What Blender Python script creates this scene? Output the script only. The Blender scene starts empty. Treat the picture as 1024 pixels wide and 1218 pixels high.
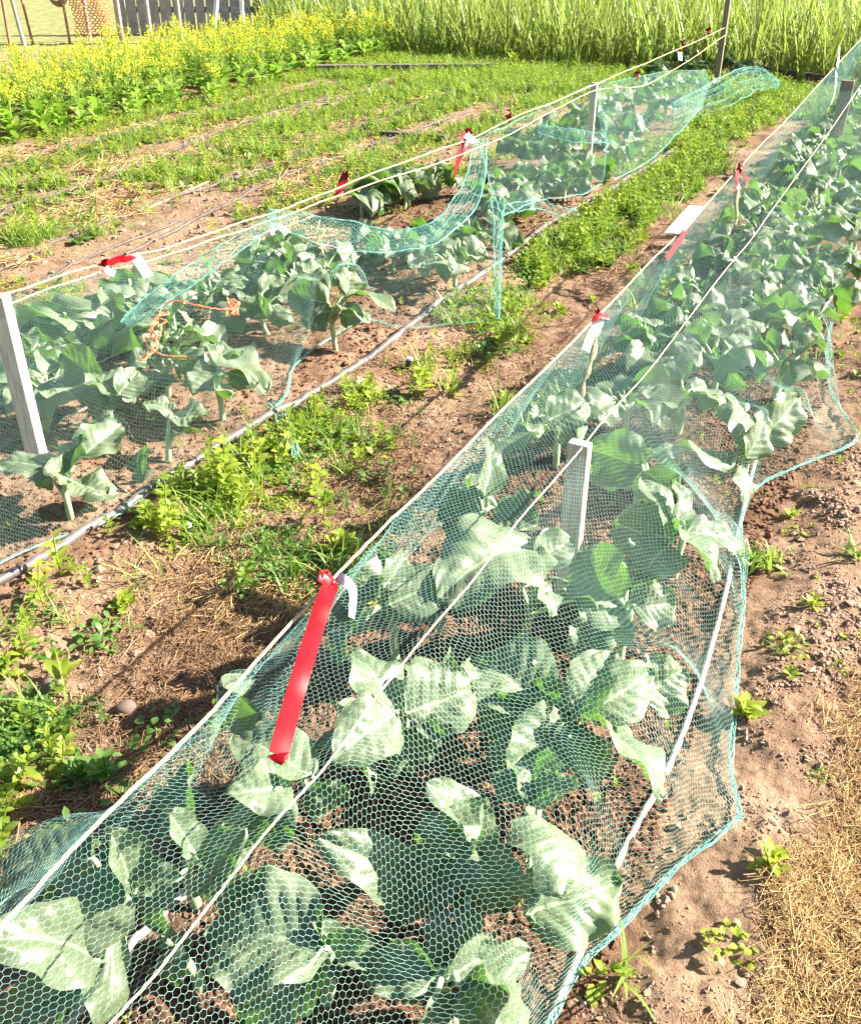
import bpy, math, random
import numpy as np
rng = np.random.default_rng(11)
random.seed(5)
sc = bpy.context.scene
COL = sc.collection
# ------------------------------------------------------------------ camera maths
W0, H0, F = 1024.0, 1218.0, 1150.0
TH = math.radians(31.7); CH = 1.65
cT, sT = math.cos(TH), math.sin(TH)
def P(px, py, z=0.0):
    x = (px - W0/2)/F; y = (H0/2 - py)/F
    f = cT + y*sT; dn = sT - y*cT
    t = (CH - z)/dn
    return np.array([x*t, f*t, z])
def depth(p):
    return p[1]*cT + (CH - p[2])*sT
def proj(p):
    d = p[...,1]*cT + (CH-p[...,2])*sT
    yc = p[...,1]*sT - (CH-p[...,2])*cT
    return W0/2 + F*p[...,0]/d, H0/2 - F*yc/d, d
DU = np.array([math.sin(math.radians(27)), math.cos(math.radians(27))])
DV = np.array([DU[1], -DU[0]])
def R(u, v, z=0.0):
    return np.array([u*DU[0]+v*DV[0], u*DU[1]+v*DV[1], z])
def UV(p):
    return p[...,0]*DU[0]+p[...,1]*DU[1], p[...,0]*DV[0]+p[...,1]*DV[1]
# ------------------------------------------------------------------ noise / ground
_tab = np.random.default_rng(3).random((256,256))
def vnoise(x, y):
    xi = np.floor(x).astype(int); yi = np.floor(y).astype(int)
    fx = x-xi; fy = y-yi
    fx = fx*fx*(3-2*fx); fy = fy*fy*(3-2*fy)
    a=_tab[xi&255,yi&255]; b=_tab[(xi+1)&255,yi&255]; c=_tab[xi&255,(yi+1)&255]; d=_tab[(xi+1)&255,(yi+1)&255]
    return (a*(1-fx)+b*fx)*(1-fy)+(c*(1-fx)+d*fx)*fy
def fbm(x, y, o=4):
    s=0; a=.5
    for i in range(o):
        s = s + a*(vnoise(x+17.3*i, y-9.1*i)-.5); x=x*2.03; y=y*2.03; a*=.55
    return s
def sm(e0,e1,x):
    t=np.clip((x-e0)/(e1-e0),0,1); return t*t*(3-2*t)
def gz(x, y):
    x=np.asarray(x,float); y=np.asarray(y,float)
    u = x*DU[0]+y*DU[1]; v = x*DV[0]+y*DV[1]
    near = 1-sm(12,30,np.hypot(x,y))
    z = -.035*sm(-2.0,-1.75,v)*(1-sm(-1.3,-1.1,v)) + .028*sm(-.2,-.04,v)*(1-sm(.03,.2,v)) - .015*sm(.3,.6,v)
    z = z + near*(.05*fbm(x*1.3,y*1.3,3) + .034*fbm(x*7,y*7,3) + .028*fbm(x*15+2,y*15,3) + .012*fbm(x*34+5,y*34,3))
    bed = (sm(-1.1,-1.0,v)*(1-sm(-.3,-.2,v)) + sm(-3.1,-3.0,v)*(1-sm(-2.2,-2.1,v)))*near
    z = z + bed*(.016*np.abs(fbm(x*34,y*34,2))+.004)
    return z
def PG(px, py, off=0.0):
    z=0
    for _ in range(3):
        p=P(px,py,z+off); z=float(gz(p[0],p[1]))
    return P(px,py,z+off)
def onG(p, off=0.0):
    return np.array([p[0],p[1],float(gz(p[0],p[1]))+off])
# ------------------------------------------------------------------ mesh building
def make_mesh(name, chunks, mats, smooth=True, origin=None):
    """chunks: list of (V, F, mat, UVs or None)"""
    me = bpy.data.meshes.new(name)
    V=[];L=[];S=[];M=[];T=[];base=0
    for c in chunks:
        v,f,m = c[0],c[1],c[2]; uv = c[3] if len(c)>3 else None
        v=np.asarray(v,float).reshape(-1,3); f=np.asarray(f,dtype=np.int64)
        if len(v)==0 or len(f)==0: continue
        V.append(v); L.append((f+base).ravel()); S.append(np.full(len(f),f.shape[1])); M.append(np.full(len(f),m) if np.isscalar(m) else m)
        T.append(uv if uv is not None else np.zeros((len(v),2))); base+=len(v)
    V=np.concatenate(V); L=np.concatenate(L); S=np.concatenate(S); M=np.concatenate(M); T=np.concatenate(T)
    if origin is not None: V=V-np.asarray(origin)
    me.vertices.add(len(V)); me.vertices.foreach_set('co',V.astype(np.float32).ravel())
    me.loops.add(len(L)); me.loops.foreach_set('vertex_index',L.astype(np.int32))
    me.polygons.add(len(S)); st=np.concatenate([[0],np.cumsum(S)[:-1]])
    me.polygons.foreach_set('loop_start',st.astype(np.int32)); me.polygons.foreach_set('loop_total',S.astype(np.int32))
    me.polygons.foreach_set('material_index',M.astype(np.int32))
    me.polygons.foreach_set('use_smooth',np.full(len(S),smooth))
    ul=me.uv_layers.new(name='UVMap'); ul.data.foreach_set('uv',T[L].astype(np.float32).ravel())
    me.update(calc_edges=True); me.validate()
    for m in (mats if isinstance(mats,(list,tuple)) else [mats]): me.materials.append(m)
    return me
def link(name, me, parent=None, loc=None):
    o=bpy.data.objects.new(name,me); COL.objects.link(o)
    if parent is not None: o.parent=parent
    if loc is not None: o.location=loc
    return o
def tag(o,label=None,cat=None,group=None,kind=None):
    if label: o['label']=label
    if cat: o['category']=cat
    if group: o['group']=group
    if kind: o['kind']=kind
    return o
def empty(name,loc,label,cat,group=None):
    o=bpy.data.objects.new(name,None); COL.objects.link(o); o.location=loc; o.empty_display_size=.05
    return tag(o,label,cat,group)
def solo(name,chunks,mats,label,cat,group=None,kind=None,smooth=True):
    """one-mesh thing with its origin at its base centre"""
    V=np.concatenate([np.asarray(c[0]).reshape(-1,3) for c in chunks])
    o0=np.array([V[:,0].mean(),V[:,1].mean(),V[:,2].min()])
    o=link(name,make_mesh(name,chunks,mats,smooth,o0),None,o0)
    return tag(o,label,cat,group,kind)
def nrm(v):
    v=np.asarray(v,float); n=np.linalg.norm(v,axis=-1,keepdims=True); return v/np.maximum(n,1e-9)
def segs(A,B,r,sides=3,uvr=None):
    A=np.asarray(A);B=np.asarray(B);d=nrm(B-A)
    ref=np.where(np.abs(d[:,2:3])>.9,np.array([[1.,0,0]]),np.array([[0,0,1.]]))
    s=nrm(np.cross(d,ref)); n=np.cross(s,d); r=np.broadcast_to(np.asarray(r,float),(len(A),))[:,None]
    vs=[]
    for E in (A,B):
        for k in range(sides):
            a=2*math.pi*k/sides
            vs.append(E+r*(math.cos(a)*s+math.sin(a)*n))
    V=np.stack(vs,1).reshape(-1,3); b=np.arange(len(A))[:,None]*2*sides
    F=np.concatenate([b+np.array([[k,(k+1)%sides,sides+(k+1)%sides,sides+k]]) for k in range(sides)])
    uv=None
    if uvr is not None: uv=np.repeat(np.stack([uvr,uvr],1),2*sides,0)
    return V,F,0,uv
def catmull(pts,n):
    pts=np.asarray(pts,float); m=len(pts)
    if m<3:
        t=np.linspace(0,1,n)[:,None]; return pts[0]*(1-t)+pts[-1]*t
    q=np.vstack([2*pts[0]-pts[1],pts,2*pts[-1]-pts[-2]])
    t=np.linspace(0,m-1-1e-9,n); i=t.astype(int); f=(t-i)[:,None]
    a,b,c,d=q[i],q[i+1],q[i+2],q[i+3]
    return .5*((2*b)+(-a+c)*f+(2*a-5*b+4*c-d)*f**2+(-a+3*b-3*c+d)*f**3)
def tube(pts,r,sides=8,mat=0,cap=True):
    pts=np.asarray(pts,float); n=len(pts); r=np.broadcast_to(np.asarray(r,float),(n,))
    d=nrm(np.gradient(pts,axis=0)); ref=np.array([0,0,1.]) if abs(d[:,2]).mean()<.8 else np.array([1.,0,0])
    s=nrm(np.cross(d,ref)); w=np.cross(s,d); a=np.arange(sides)*2*math.pi/sides
    V=(pts[:,None]+r[:,None,None]*(np.cos(a)[None,:,None]*s[:,None]+np.sin(a)[None,:,None]*w[:,None])).reshape(-1,3)
    i=np.arange(n-1)[:,None]*sides; k=np.arange(sides)[None]; k2=(k+1)%sides
    F=np.stack([i+k,i+k2,i+sides+k2,i+sides+k],-1).reshape(-1,4)
    uv=np.stack([np.tile(np.arange(sides)/sides,n),np.repeat(np.linspace(0,1,n),sides)],1)
    out=[(V,F,mat,uv)]
    if cap: 
        out.append((V[:sides][::-1],np.arange(sides)[None],mat,uv[:sides])); out.append((V[-sides:],np.arange(sides)[None],mat,uv[-sides:]))
    return out
def box(c,ax,ay,az,hx,hy,hz,bev=.003,mat=0):
    """bevelled box, axes given"""
    ax,ay,az=nrm(ax),nrm(ay),nrm(az); V=[];
    for sx in (-1,1):
        for sy in (-1,1):
            for sz in (-1,1):
                for m in range(3):
                    e=[hx,hy,hz]
                    for q in range(3):
                        if q!=m: e[q]-=bev
                    V.append(c+sx*e[0]*ax+sy*e[1]*ay+sz*e[2]*az)
    V=np.array(V)
    import bmesh
    bm=bmesh.new(); 
    for v in V: bm.verts.new(v)
    r=bmesh.ops.convex_hull(bm,input=bm.verts)
    bm.verts.ensure_lookup_table(); bm.verts.index_update()
    vv=np.array([v.co[:] for v in bm.verts]); ff=np.array([[v.index for v in f.verts] for f in bm.faces if len(f.verts)==3])
    bm.free()
    return (vv,ff,mat)
def blob(c,r,seed,sub=2,sq=(1,1,.7),mat=0,amp=.3):
    import bmesh
    bm=bmesh.new(); bmesh.ops.create_icosphere(bm,subdivisions=sub,radius=1)
    vv=np.array([v.co[:] for v in bm.verts]); ff=np.array([[v.index for v in f.verts] for f in bm.faces]); bm.free()
    g=np.random.default_rng(seed); k=g.normal(size=(6,3))*1.6; ph=g.random(6)*6
    d=1+amp*np.mean(np.sin(vv@k.T+ph),1)
    return (np.asarray(c)+vv*d[:,None]*np.array(sq)*r,ff,mat)
# ------------------------------------------------------------------ materials
def mat(name): 
    m=bpy.data.materials.new(name); m.use_nodes=True; nt=m.node_tree; nt.nodes.clear(); return m,nt
class N:
    def __init__(s,nt): s.nt=nt
    def __call__(s,t,**k):
        n=s.nt.nodes.new(t)
        for a,b in k.items(): setattr(n,a,b)
        return n
    def l(s,a,b): s.nt.links.new(a,b)
    def noise(s,scale,detail=4,rough=.55,vec=None,sock='Fac'):
        n=s('ShaderNodeTexNoise'); n.inputs['Scale'].default_value=scale; n.inputs['Detail'].default_value=detail; n.inputs['Roughness'].default_value=rough
        if vec is not None: s.l(vec,n.inputs['Vector'])
        return n.outputs[sock]
    def ramp(s,fac,stops):
        n=s('ShaderNodeValToRGB'); e=n.color_ramp.elements
        while len(e)<len(stops): e.new(.5)
        for i,(p,c) in enumerate(stops): e[i].position=p; e[i].color=(*c,1)
        s.l(fac,n.inputs[0]); return n.outputs[0]
    def math(s,op,a,b=None,c=None):
        n=s('ShaderNodeMath',operation=op)
        for i,x in enumerate((a,b,c)):
            if x is None: continue
            if isinstance(x,(int,float)): n.inputs[i].default_value=x
            else: s.l(x,n.inputs[i])
        return n.outputs[0]
    def mix(s,f,a,b,mode='MIX'):
        n=s('ShaderNodeMix',data_type='RGBA',blend_type=mode)
        for i,x in ((0,f),(6,a),(7,b)):
            if isinstance(x,(int,float)): n.inputs[i].default_value=x
            elif isinstance(x,tuple): n.inputs[i].default_value=(*x,1)
            else: s.l(x,n.inputs[i])
        return n.outputs[2]
    def pr(s,col,rough=.6,spec=.5,metal=0,normal=None):
        n=s('ShaderNodeBsdfPrincipled')
        if isinstance(col,tuple): n.inputs['Base Color'].default_value=(*col,1)
        else: s.l(col,n.inputs['Base Color'])
        if isinstance(rough,(int,float)): n.inputs['Roughness'].default_value=rough
        else: s.l(rough,n.inputs['Roughness'])
        n.inputs['Specular IOR Level'].default_value=spec; n.inputs['Metallic'].default_value=metal
        if normal is not None: s.l(normal,n.inputs['Normal'])
        return n
    def out(s,sh):
        o=s('ShaderNodeOutputMaterial'); s.l(sh,o.inputs[0])
    def bump(s,h,strength=.5,dist=.01):
        n=s('ShaderNodeBump'); n.inputs['Strength'].default_value=strength; n.inputs['Distance'].default_value=dist; s.l(h,n.inputs['Height']); return n.outputs[0]
def m_soil():
    m,nt=mat('soil'); n=N(nt); geo=n('ShaderNodeNewGeometry'); pos=geo.outputs['Position']
    a=n.noise(2.2,6,.6,pos); b=n.noise(38,8,.7,pos)
    base=n.ramp(a,[(.3,(.21,.122,.072)),(.55,(.315,.205,.135)),(.75,(.41,.29,.20))])
    fine=n.ramp(b,[(.3,(.55,.5,.46)),(.5,(.95,.95,.95)),(.72,(1.35,1.3,1.25))])
    dry=n.mix(1.0,base,fine,'MULTIPLY')
    # dark moist loam inside the two beds: v coordinate
    dot=n('ShaderNodeVectorMath',operation='DOT_PRODUCT'); dot.inputs[1].default_value=(DV[0],DV[1],0); n.l(pos,dot.inputs[0]); v=dot.outputs['Value']
    def band(lo,hi,w=.12):
        x=n('ShaderNodeMapRange',interpolation_type='SMOOTHSTEP'); x.inputs[1].default_value=lo-w; x.inputs[2].default_value=lo+w; n.l(v,x.inputs[0])
        y=n('ShaderNodeMapRange',interpolation_type='SMOOTHSTEP'); y.inputs[1].default_value=hi-w; y.inputs[2].default_value=hi+w; n.l(v,y.inputs[0])
        return n.math('SUBTRACT',x.outputs[0],y.outputs[0])
    bed=n.math('MULTIPLY',band(-1.05,-.22),.8)
    bed2=n.math('MULTIPLY',band(-3.1,-2.15),.25)
    bb=n.math('MAXIMUM',bed,bed2)
    c=n.mix(bb,dry,n.mix(1.0,(.10,.05,.031),fine,'MULTIPLY'))
    # moss / germinating green film on field soil
    g=n.ramp(n.noise(1.1,5,.6,pos),[(.48,(0,0,0)),(.6,(1,1,1))])
    field=n('ShaderNodeMapRange',interpolation_type='SMOOTHSTEP'); field.inputs[1].default_value=-3.3; field.inputs[2].default_value=-5.5; n.l(v,field.inputs[0])
    c=n.mix(n.math('MULTIPLY',n.math('MULTIPLY',field.outputs[0],g),.45),c,(.16,.2,.05))
    # far lawn
    ln=n('ShaderNodeVectorMath',operation='LENGTH'); n.l(pos,ln.inputs[0])
    far=n('ShaderNodeMapRange',interpolation_type='SMOOTHSTEP'); far.inputs[1].default_value=14.5; far.inputs[2].default_value=16.5; n.l(ln.outputs['Value'],far.inputs[0])
    lawn=n.ramp(n.noise(6,6,.7,pos),[(.3,(.16,.18,.06)),(.7,(.34,.33,.14))])
    c=n.mix(far.outputs[0],c,lawn)
    wet=n.ramp(n.noise(5,5,.65,pos),[(.35,(.70,.66,.63)),(.55,(1,1,1))]); c=n.mix(1.0,c,wet,'MULTIPLY')
    h=n.math('ADD',n.noise(60,8,.7,pos),n.math('MULTIPLY',n.noise(220,4,.6,pos),.4))
    n.out(n.pr(c,.92,.15,0,n.bump(h,.9,.012)).outputs[0]); return m
def m_leaf(name,top,under,trans,vein=(.36,.45,.28),wt=.2,rough=.42):
    m,nt=mat(name); n=N(nt); uv=n('ShaderNodeUVMap'); sep=n('ShaderNodeSeparateXYZ'); n.l(uv.outputs[0],sep.inputs[0])
    geo=n('ShaderNodeNewGeometry'); oi=n('ShaderNodeObjectInfo')
    a=n.math('ABSOLUTE',n.math('SUBTRACT',sep.outputs[0],.5)); a=n.math('MULTIPLY',a,2.0); t=sep.outputs[1]
    mid=n.math('LESS_THAN',a,n.math('SUBTRACT',.055,n.math('MULTIPLY',t,.035)))
    ph=n.math('FRACT',n.math('SUBTRACT',n.math('MULTIPLY',t,7.0),n.math('MULTIPLY',a,1.6)))
    side=n.math('MULTIPLY',n.math('LESS_THAN',ph,.07),n.math('LESS_THAN',a,.85))
    nz=n.noise(45,4,.6,geo.outputs['Position'])
    vn=n.math('MULTIPLY',n.math('MAXIMUM',mid,n.math('MULTIPLY',side,.3)),.55)
    c=n.mix(n.noise(9,3,.5,geo.outputs['Position']),tuple(x*.82 for x in top),tuple(x*1.2 for x in top))
    c=n.mix(geo.outputs['Backfacing'],c,under)
    c=n.mix(vn,c,vein)
    hsv=n('ShaderNodeHueSaturation'); n.l(c,hsv.inputs['Color']); n.l(n.math('ADD',.8,n.math('MULTIPLY',oi.outputs['Random'],.4)),hsv.inputs['Value'])
    c=hsv.outputs[0]
    b=n.bump(n.math('SUBTRACT',nz,n.math('MULTIPLY',vn,.8)),.35,.004)
    p=n.pr(c,n.math('ADD',rough-.08,n.math('MULTIPLY',nz,.2)),.55,0,b)
    tr=n('ShaderNodeBsdfTranslucent'); tr.inputs[0].default_value=(*trans,1)
    mx=n('ShaderNodeMixShader'); mx.inputs[0].default_value=wt; n.l(p.outputs[0],mx.inputs[1]); n.l(tr.outputs[0],mx.inputs[2])
    vo=n('ShaderNodeTexVoronoi'); vo.inputs['Scale'].default_value=26; n.l(geo.outputs['Position'],vo.inputs['Vector'])   # slug and beetle holes
    sp=n('ShaderNodeSeparateColor'); n.l(vo.outputs['Color'],sp.inputs[0])
    hole=n.math('MULTIPLY',n.math('LESS_THAN',n.math('ADD',vo.outputs['Distance'],n.math('MULTIPLY',nz,.1)),.22),n.math('GREATER_THAN',sp.outputs[0],.90))
    tp=n('ShaderNodeBsdfTransparent'); m2=n('ShaderNodeMixShader'); n.l(hole,m2.inputs[0]); n.l(mx.outputs[0],m2.inputs[1]); n.l(tp.outputs[0],m2.inputs[2]); n.out(m2.outputs[0]); return m
def m_green(name,c1,c2,trans,wt=.35,rough=.5,spec=.4):
    """mass foliage: uv.x carries a random value, uv.y the height along the blade"""
    m,nt=mat(name); n=N(nt); uv=n('ShaderNodeUVMap'); sep=n('ShaderNodeSeparateXYZ'); n.l(uv.outputs[0],sep.inputs[0])
    c=n.mix(sep.outputs[0],c1,c2)
    p=n.pr(c,rough,spec)
    tr=n('ShaderNodeBsdfTranslucent'); tr.inputs[0].default_value=(*trans,1)
    mx=n('ShaderNodeMixShader'); mx.inputs[0].default_value=wt; n.l(p.outputs[0],mx.inputs[1]); n.l(tr.outputs[0],mx.inputs[2]); n.out(mx.outputs[0]); return m
def m_simple(name,c1,c2,rough=.6,spec=.4,scale=30,metal=0,bump=.2,bd=.003,stretch=None):
    m,nt=mat(name); n=N(nt); tc=n('ShaderNodeTexCoord'); vec=tc.outputs['Object']
    if stretch:
        mp=n('ShaderNodeMapping'); mp.inputs['Scale'].default_value=stretch; n.l(vec,mp.inputs[0]); vec=mp.outputs[0]
    z=n.noise(scale,6,.65,vec); c=n.ramp(z,[(.3,c1),(.7,c2)])
    n.out(n.pr(c,rough,spec,metal,n.bump(z,bump,bd)).outputs[0]); return m
M={}
M['soil']=m_soil()
M['brocc']=m_leaf('broccoli_leaf',(.135,.175,.10),(.18,.22,.14),(.20,.46,.03))
M['bstem']=m_simple('broccoli_stem',(.28,.40,.20),(.42,.55,.30),.5,.4,40)
M['net']=m_green('net_plastic',(.19,.47,.40),(.42,.68,.60),(.2,.6,.5),.15,.35,.5)
M['netg']=m_green('net_hem_plastic',(.14,.48,.42),(.32,.68,.61),(.15,.6,.5),.2,.35,.5)
M['clod']=m_simple('soil_crumbs',(.085,.04,.024),(.23,.125,.08),.95,.1,25,bump=.6,bd=.004)
M['straw']=m_green('straw',(.38,.25,.10),(.74,.53,.24),(.5,.35,.15),.15,.55,.35)
M['strawd']=m_green('old_straw',(.20,.11,.06),(.42,.27,.15),(.4,.3,.15),.1,.7,.2)
M['weed']=m_green('weed_leaf',(.10,.19,.02),(.36,.41,.05),(.42,.56,.04),.4,.45)
M['weedd']=m_green('dark_weed_leaf',(.06,.14,.03),(.14,.25,.05),(.22,.42,.05),.35,.45)
M['grass']=m_green('grass_blade',(.12,.22,.03),(.34,.42,.10),(.3,.5,.06),.35,.45)
M['onion']=m_green('onion_blade',(.055,.14,.025),(.42,.42,.12),(.42,.55,.10),.34,.4)
M['mleaf']=m_green('mustard_leaf',(.12,.24,.03),(.38,.46,.10),(.3,.55,.05),.38,.4)
M['mflow']=m_green('mustard_flower',(.55,.50,.02),(.78,.70,.05),(.85,.8,.03),.4,.6)
M['wood']=m_simple('weathered_wood',(.14,.11,.085),(.32,.265,.21),.8,.2,14,bump=.4,stretch=(6,6,.7))
M['woodw']=m_simple('pale_wood',(.30,.25,.20),(.60,.54,.47),.75,.25,14,bump=.35,stretch=(6,6,.7))
M['woodd']=m_simple('dark_board',(.07,.055,.045),(.16,.12,.1),.85,.2,14,bump=.4)
M['gwood']=m_simple('grey_board',(.09,.075,.065),(.20,.17,.15),.85,.2,10,bump=.3)
M['rope']=m_simple('twine',(.44,.33,.19),(.62,.50,.33),.8,.2,120,bump=.5)
M['twine']=m_simple('thin_twine',(.46,.33,.23),(.66,.52,.40),.8,.2,120,bump=.5)
M['ribbon']=m_simple('red_ribbon',(.17,.0008,.003),(.24,.0015,.005),.34,.35,9,bump=.12)
M['orange']=m_simple('orange_twine',(.72,.16,.06),(.85,.28,.12),.6,.3,60)
M['white']=m_simple('white_plastic',(.72,.72,.74),(.84,.84,.86),.4,.5,20)
M['clear']=m_simple('cloudy_tape',(.5,.52,.5),(.68,.7,.66),.2,.6,20)
M['pipe']=m_simple('drip_hose',(.05,.042,.042),(.20,.17,.16),.42,.5,9,bump=.15)
M['pipel']=m_simple('dusty_hose',(.045,.034,.03),(.13,.10,.085),.6,.4,12,bump=.15)
M['pipew']=m_simple('pale_hose',(.24,.20,.185),(.45,.39,.36),.5,.4,14,bump=.15)
M['black']=m_simple('black_plastic',(.015,.018,.02),(.04,.045,.05),.35,.5,40)
M['blue']=m_simple('pale_blue_cap',(.35,.5,.6),(.55,.7,.8),.35,.5,40)
M['stone']=m_simple('field_stone',(.13,.085,.065),(.24,.17,.14),.8,.3,12,bump=.5)
M['dry']=m_simple('dry_stalk',(.16,.11,.06),(.36,.27,.16),.8,.2,40)
M['gfence']=m_simple('grey_fence_board',(.24,.22,.23),(.40,.37,.38),.85,.2,10,bump=.3)
M['straw0']=m_simple('tan_wood',(.34,.24,.14),(.52,.39,.25),.8,.2,14)
M['rust']=m_simple('rusty_post',(.26,.11,.06),(.46,.24,.15),.75,.3,18)
# ------------------------------------------------------------------ ground sheet
def build_ground():
    az=np.concatenate([np.linspace(-180,-48,34)[:-1],np.linspace(-48,48,520),np.linspace(48,180,34)[1:]])
    r=np.concatenate([[0.02,.15,.3],np.exp(np.linspace(math.log(.42),math.log(16),620)),np.exp(np.linspace(math.log(16.3),math.log(400),60))])
    A,RR=np.meshgrid(np.radians(az),r)
    X=RR*np.sin(A); Y=RR*np.cos(A); Z=gz(X,Y)
    V=np.stack([X,Y,Z],-1).reshape(-1,3); na=len(az); nr=len(r)
    i=np.arange(nr-1)[:,None]*na; k=np.arange(na-1)[None]
    Fq=np.stack([i+k,i+k+1,i+na+k+1,i+na+k],-1).reshape(-1,4)[:,::-1]
    o=link('ground',make_mesh('ground',[(V,Fq,0)],M['soil'])); o['kind']='structure'
build_ground()
# ------------------------------------------------------------------ support grid for the nets
GU0,GV0,GS=-1.5,-3.6,.02
SUP=np.zeros((740,205))
def deposit(V):
    V=np.asarray(V).reshape(-1,3); u,v=UV(V)
    i=((u-GU0)/GS).astype(int); j=((v-GV0)/GS).astype(int)
    k=(i>=0)&(i<SUP.shape[0])&(j>=0)&(j<SUP.shape[1])
    np.maximum.at(SUP,(i[k],j[k]),V[k,2])
# ------------------------------------------------------------------ leaves
def leaf(base,tip,width,up=(0,0,1),cup=.25,arch=.12,wave=.04,seed=0,nt=18,ns=13,mat=0,sharp=.52,curl=0):
    g=np.random.default_rng(seed); base=np.asarray(base,float); tip=np.asarray(tip,float)
    Lv=tip-base; L=np.linalg.norm(Lv); d=Lv/L; up=np.asarray(up,float)
    n=up-d*np.dot(up,d)
    if np.linalg.norm(n)<.05: n=np.cross(d,[1,.2,.1])
    n=nrm(n); s=np.cross(d,n)
    t=np.linspace(0,1,nt); a=np.linspace(-1,1,ns); T,A=np.meshgrid(t,a,indexing='ij')
    e=.66+.1*g.random()
    out=np.sin(np.pi*np.clip(T,0,1)**e)**sharp
    edge=1+.04*np.sin(T*math.pi*2*(1.5+g.random()*1.5)+g.random()*6+A*1.0)+.012*np.sin(T*31+g.random()*6+A)
    w=width/2*out*edge
    ph=(T*7-np.abs(A)*1.6)
    quilt=.009*width/.16*np.abs(np.sin(ph*np.pi))*(np.sin(np.pi*np.minimum(1,np.abs(A)*1.02)))
    wv=wave*width*np.sin(T*math.pi*2*(1.1+g.random()*1.2)+g.random()*6+np.sign(A)*1.2)*np.abs(A)**2.2
    wv=wv+.12*wave*width*np.sin(T*24+g.random()*6+np.sign(A)*2)*np.abs(A)**4
    z=arch*L*4*T*(1-T)+cup*width*.5*(np.abs(A)**1.6)*out+quilt+wv-.012*width*np.exp(-(A/.12)**2)
    z=z+.16*width*fbm(T*3.2+g.random()*20,A*1.9+g.random()*20,3)
    z=z+curl*L*np.maximum(0,T-.55)**2*-2.5
    side=A*w*(1-.18*abs(cup)*np.abs(A))+.06*width*math.sin(g.random()*6)*np.sin(T*np.pi)
    V=base+d*(L*T)[...,None]+s*side[...,None]+n*z[...,None]
    V=V.reshape(-1,3)
    i=np.arange(nt-1)[:,None]*ns; k=np.arange(ns-1)[None]
    Fq=np.stack([i+k,i+k+1,i+ns+k+1,i+ns+k],-1).reshape(-1,4)
    uv=np.stack([(A+1)/2,T],-1).reshape(-1,2)
    return (V,Fq,mat,uv)
LIT=(.65,-.25,.7); UPV=(0,0,1); DRK=(-.45,-.75,.4); CAM=(0,-.7,.7); LFT=(-.7,-.1,.6); FRL=(.3,-.9,.2)
def fit(b,l):
    # the tip lies on the sight line at the height that gives a leaf of plausible length
    want=1.12*math.hypot(l[3]-l[0],l[4]-l[1])/F*depth(b); best=None
    for z in np.linspace(.03,.47,45):
        t=P(l[3],l[4],z); c=abs(np.linalg.norm(t-b)-want)/want+.6*abs(z-l[5])
        if best is None or c<best[0]: best=(c,t)
    return best[1]
def plant(base,leaves,label,seed,stem_h=.14,nrand=5,size=.15,group=None,zmax=.42,small=5,lean=(0,0),vlim=None):
    """base: ground point. leaves: list of (pbx,pby,zb, ptx,pty,zt, width_px, hint, cup, arch)"""
    g=np.random.default_rng(seed); base=onG(base,-.02)
    top=base+np.array([lean[0]+g.normal()*.012,lean[1]+g.normal()*.012,stem_h+.02])
    S=tube(catmull([base,(base+top)/2+g.normal(size=3)*.006,top],7),np.linspace(.013,.010,7),7)
    Fo=[]
    for k,l in enumerate(leaves):
        b=P(l[0],l[1],l[2]); t=fit(b,l); w=l[6]/F*depth((b+t)/2)
        cup=l[8] if len(l)>8 else .2; arch=l[9] if len(l)>9 else .1
        lf=leaf(b,t,w*1.06,l[7],cup*1.3,arch,.10,seed*31+k,nt=26,ns=17); Fo.append(lf)
        dd=nrm(t-b); m=(top+b)/2+np.array([0,0,.02])
        S+=tube(catmull([top-np.array([0,0,.02*(k%3)]),m,b,b+dd*.02],8),np.linspace(.0075,.0045,8),6)
        deposit(lf[0])
    a0=g.random()*6.28; nrand=nrand+(1 if leaves else 2)
    for k in range(nrand):
        az=a0+k*2.4+g.normal()*.2; el=.35+.5*g.random(); L=size*(.8+.5*g.random()); pl=L*(.45+.3*g.random())
        d=np.array([math.cos(az)*math.cos(el),math.sin(az)*math.cos(el),math.sin(el)])
        b=top+d*pl-np.array([0,0,.02]); el2=el-.5-.6*g.random()
        d2=np.array([math.cos(az)*math.cos(el2),math.sin(az)*math.cos(el2),math.sin(el2)])
        t=b+d2*L
        t[2]=np.clip(t[2],.03,zmax); b[2]=min(b[2],zmax)
        if vlim is not None:
            uu,vv=UV(t)
            if vv<vlim[0] or vv>vlim[1]: 
                vc=np.clip(vv,*vlim); t=t+np.array([DV[0],DV[1],0])*(vc-vv)
                t[2]=min(t[2]+.05,zmax)
        up=np.array([0,0,.8])+g.normal(size=3)*.7
        lf=leaf(b,t,L*(.85+.3*g.random()),up,g.uniform(-.6,.7),g.uniform(.0,.25),.08,seed*77+k,nt=20,ns=13,curl=g.random()*.5); Fo.append(lf)
        S+=tube(catmull([top-np.array([0,0,.03]),(top+b)/2-np.array([0,0,.008]),b,b+d2*.015],6),np.linspace(.0065,.004,6),5)
        deposit(lf[0])
    for k in range(small):
        az=g.random()*6.28; L=size*(.3+.25*g.random()); d=nrm(np.array([math.cos(az)*.7,math.sin(az)*.7,.9]))
        b=top+g.normal(size=3)*.008; t=b+d*L
        lf=leaf(b,t,L*.65,np.array([-d[0],-d[1],.8]),.6,-.1,.06,seed*99+k,nt=12,ns=9); Fo.append(lf); deposit(lf[0])
    e=empty('broccoli_plant',base,label,'plant',group)
    link('stem',make_mesh('stem',S,M['bstem'],True,base),e)
    link('foliage',make_mesh('foliage',Fo,M['brocc'],True,base),e)
    return e
GRB='broccoli plants under the right net'; GLB='broccoli plants in the left bed'
VR=(-1.02,-.2)
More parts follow.
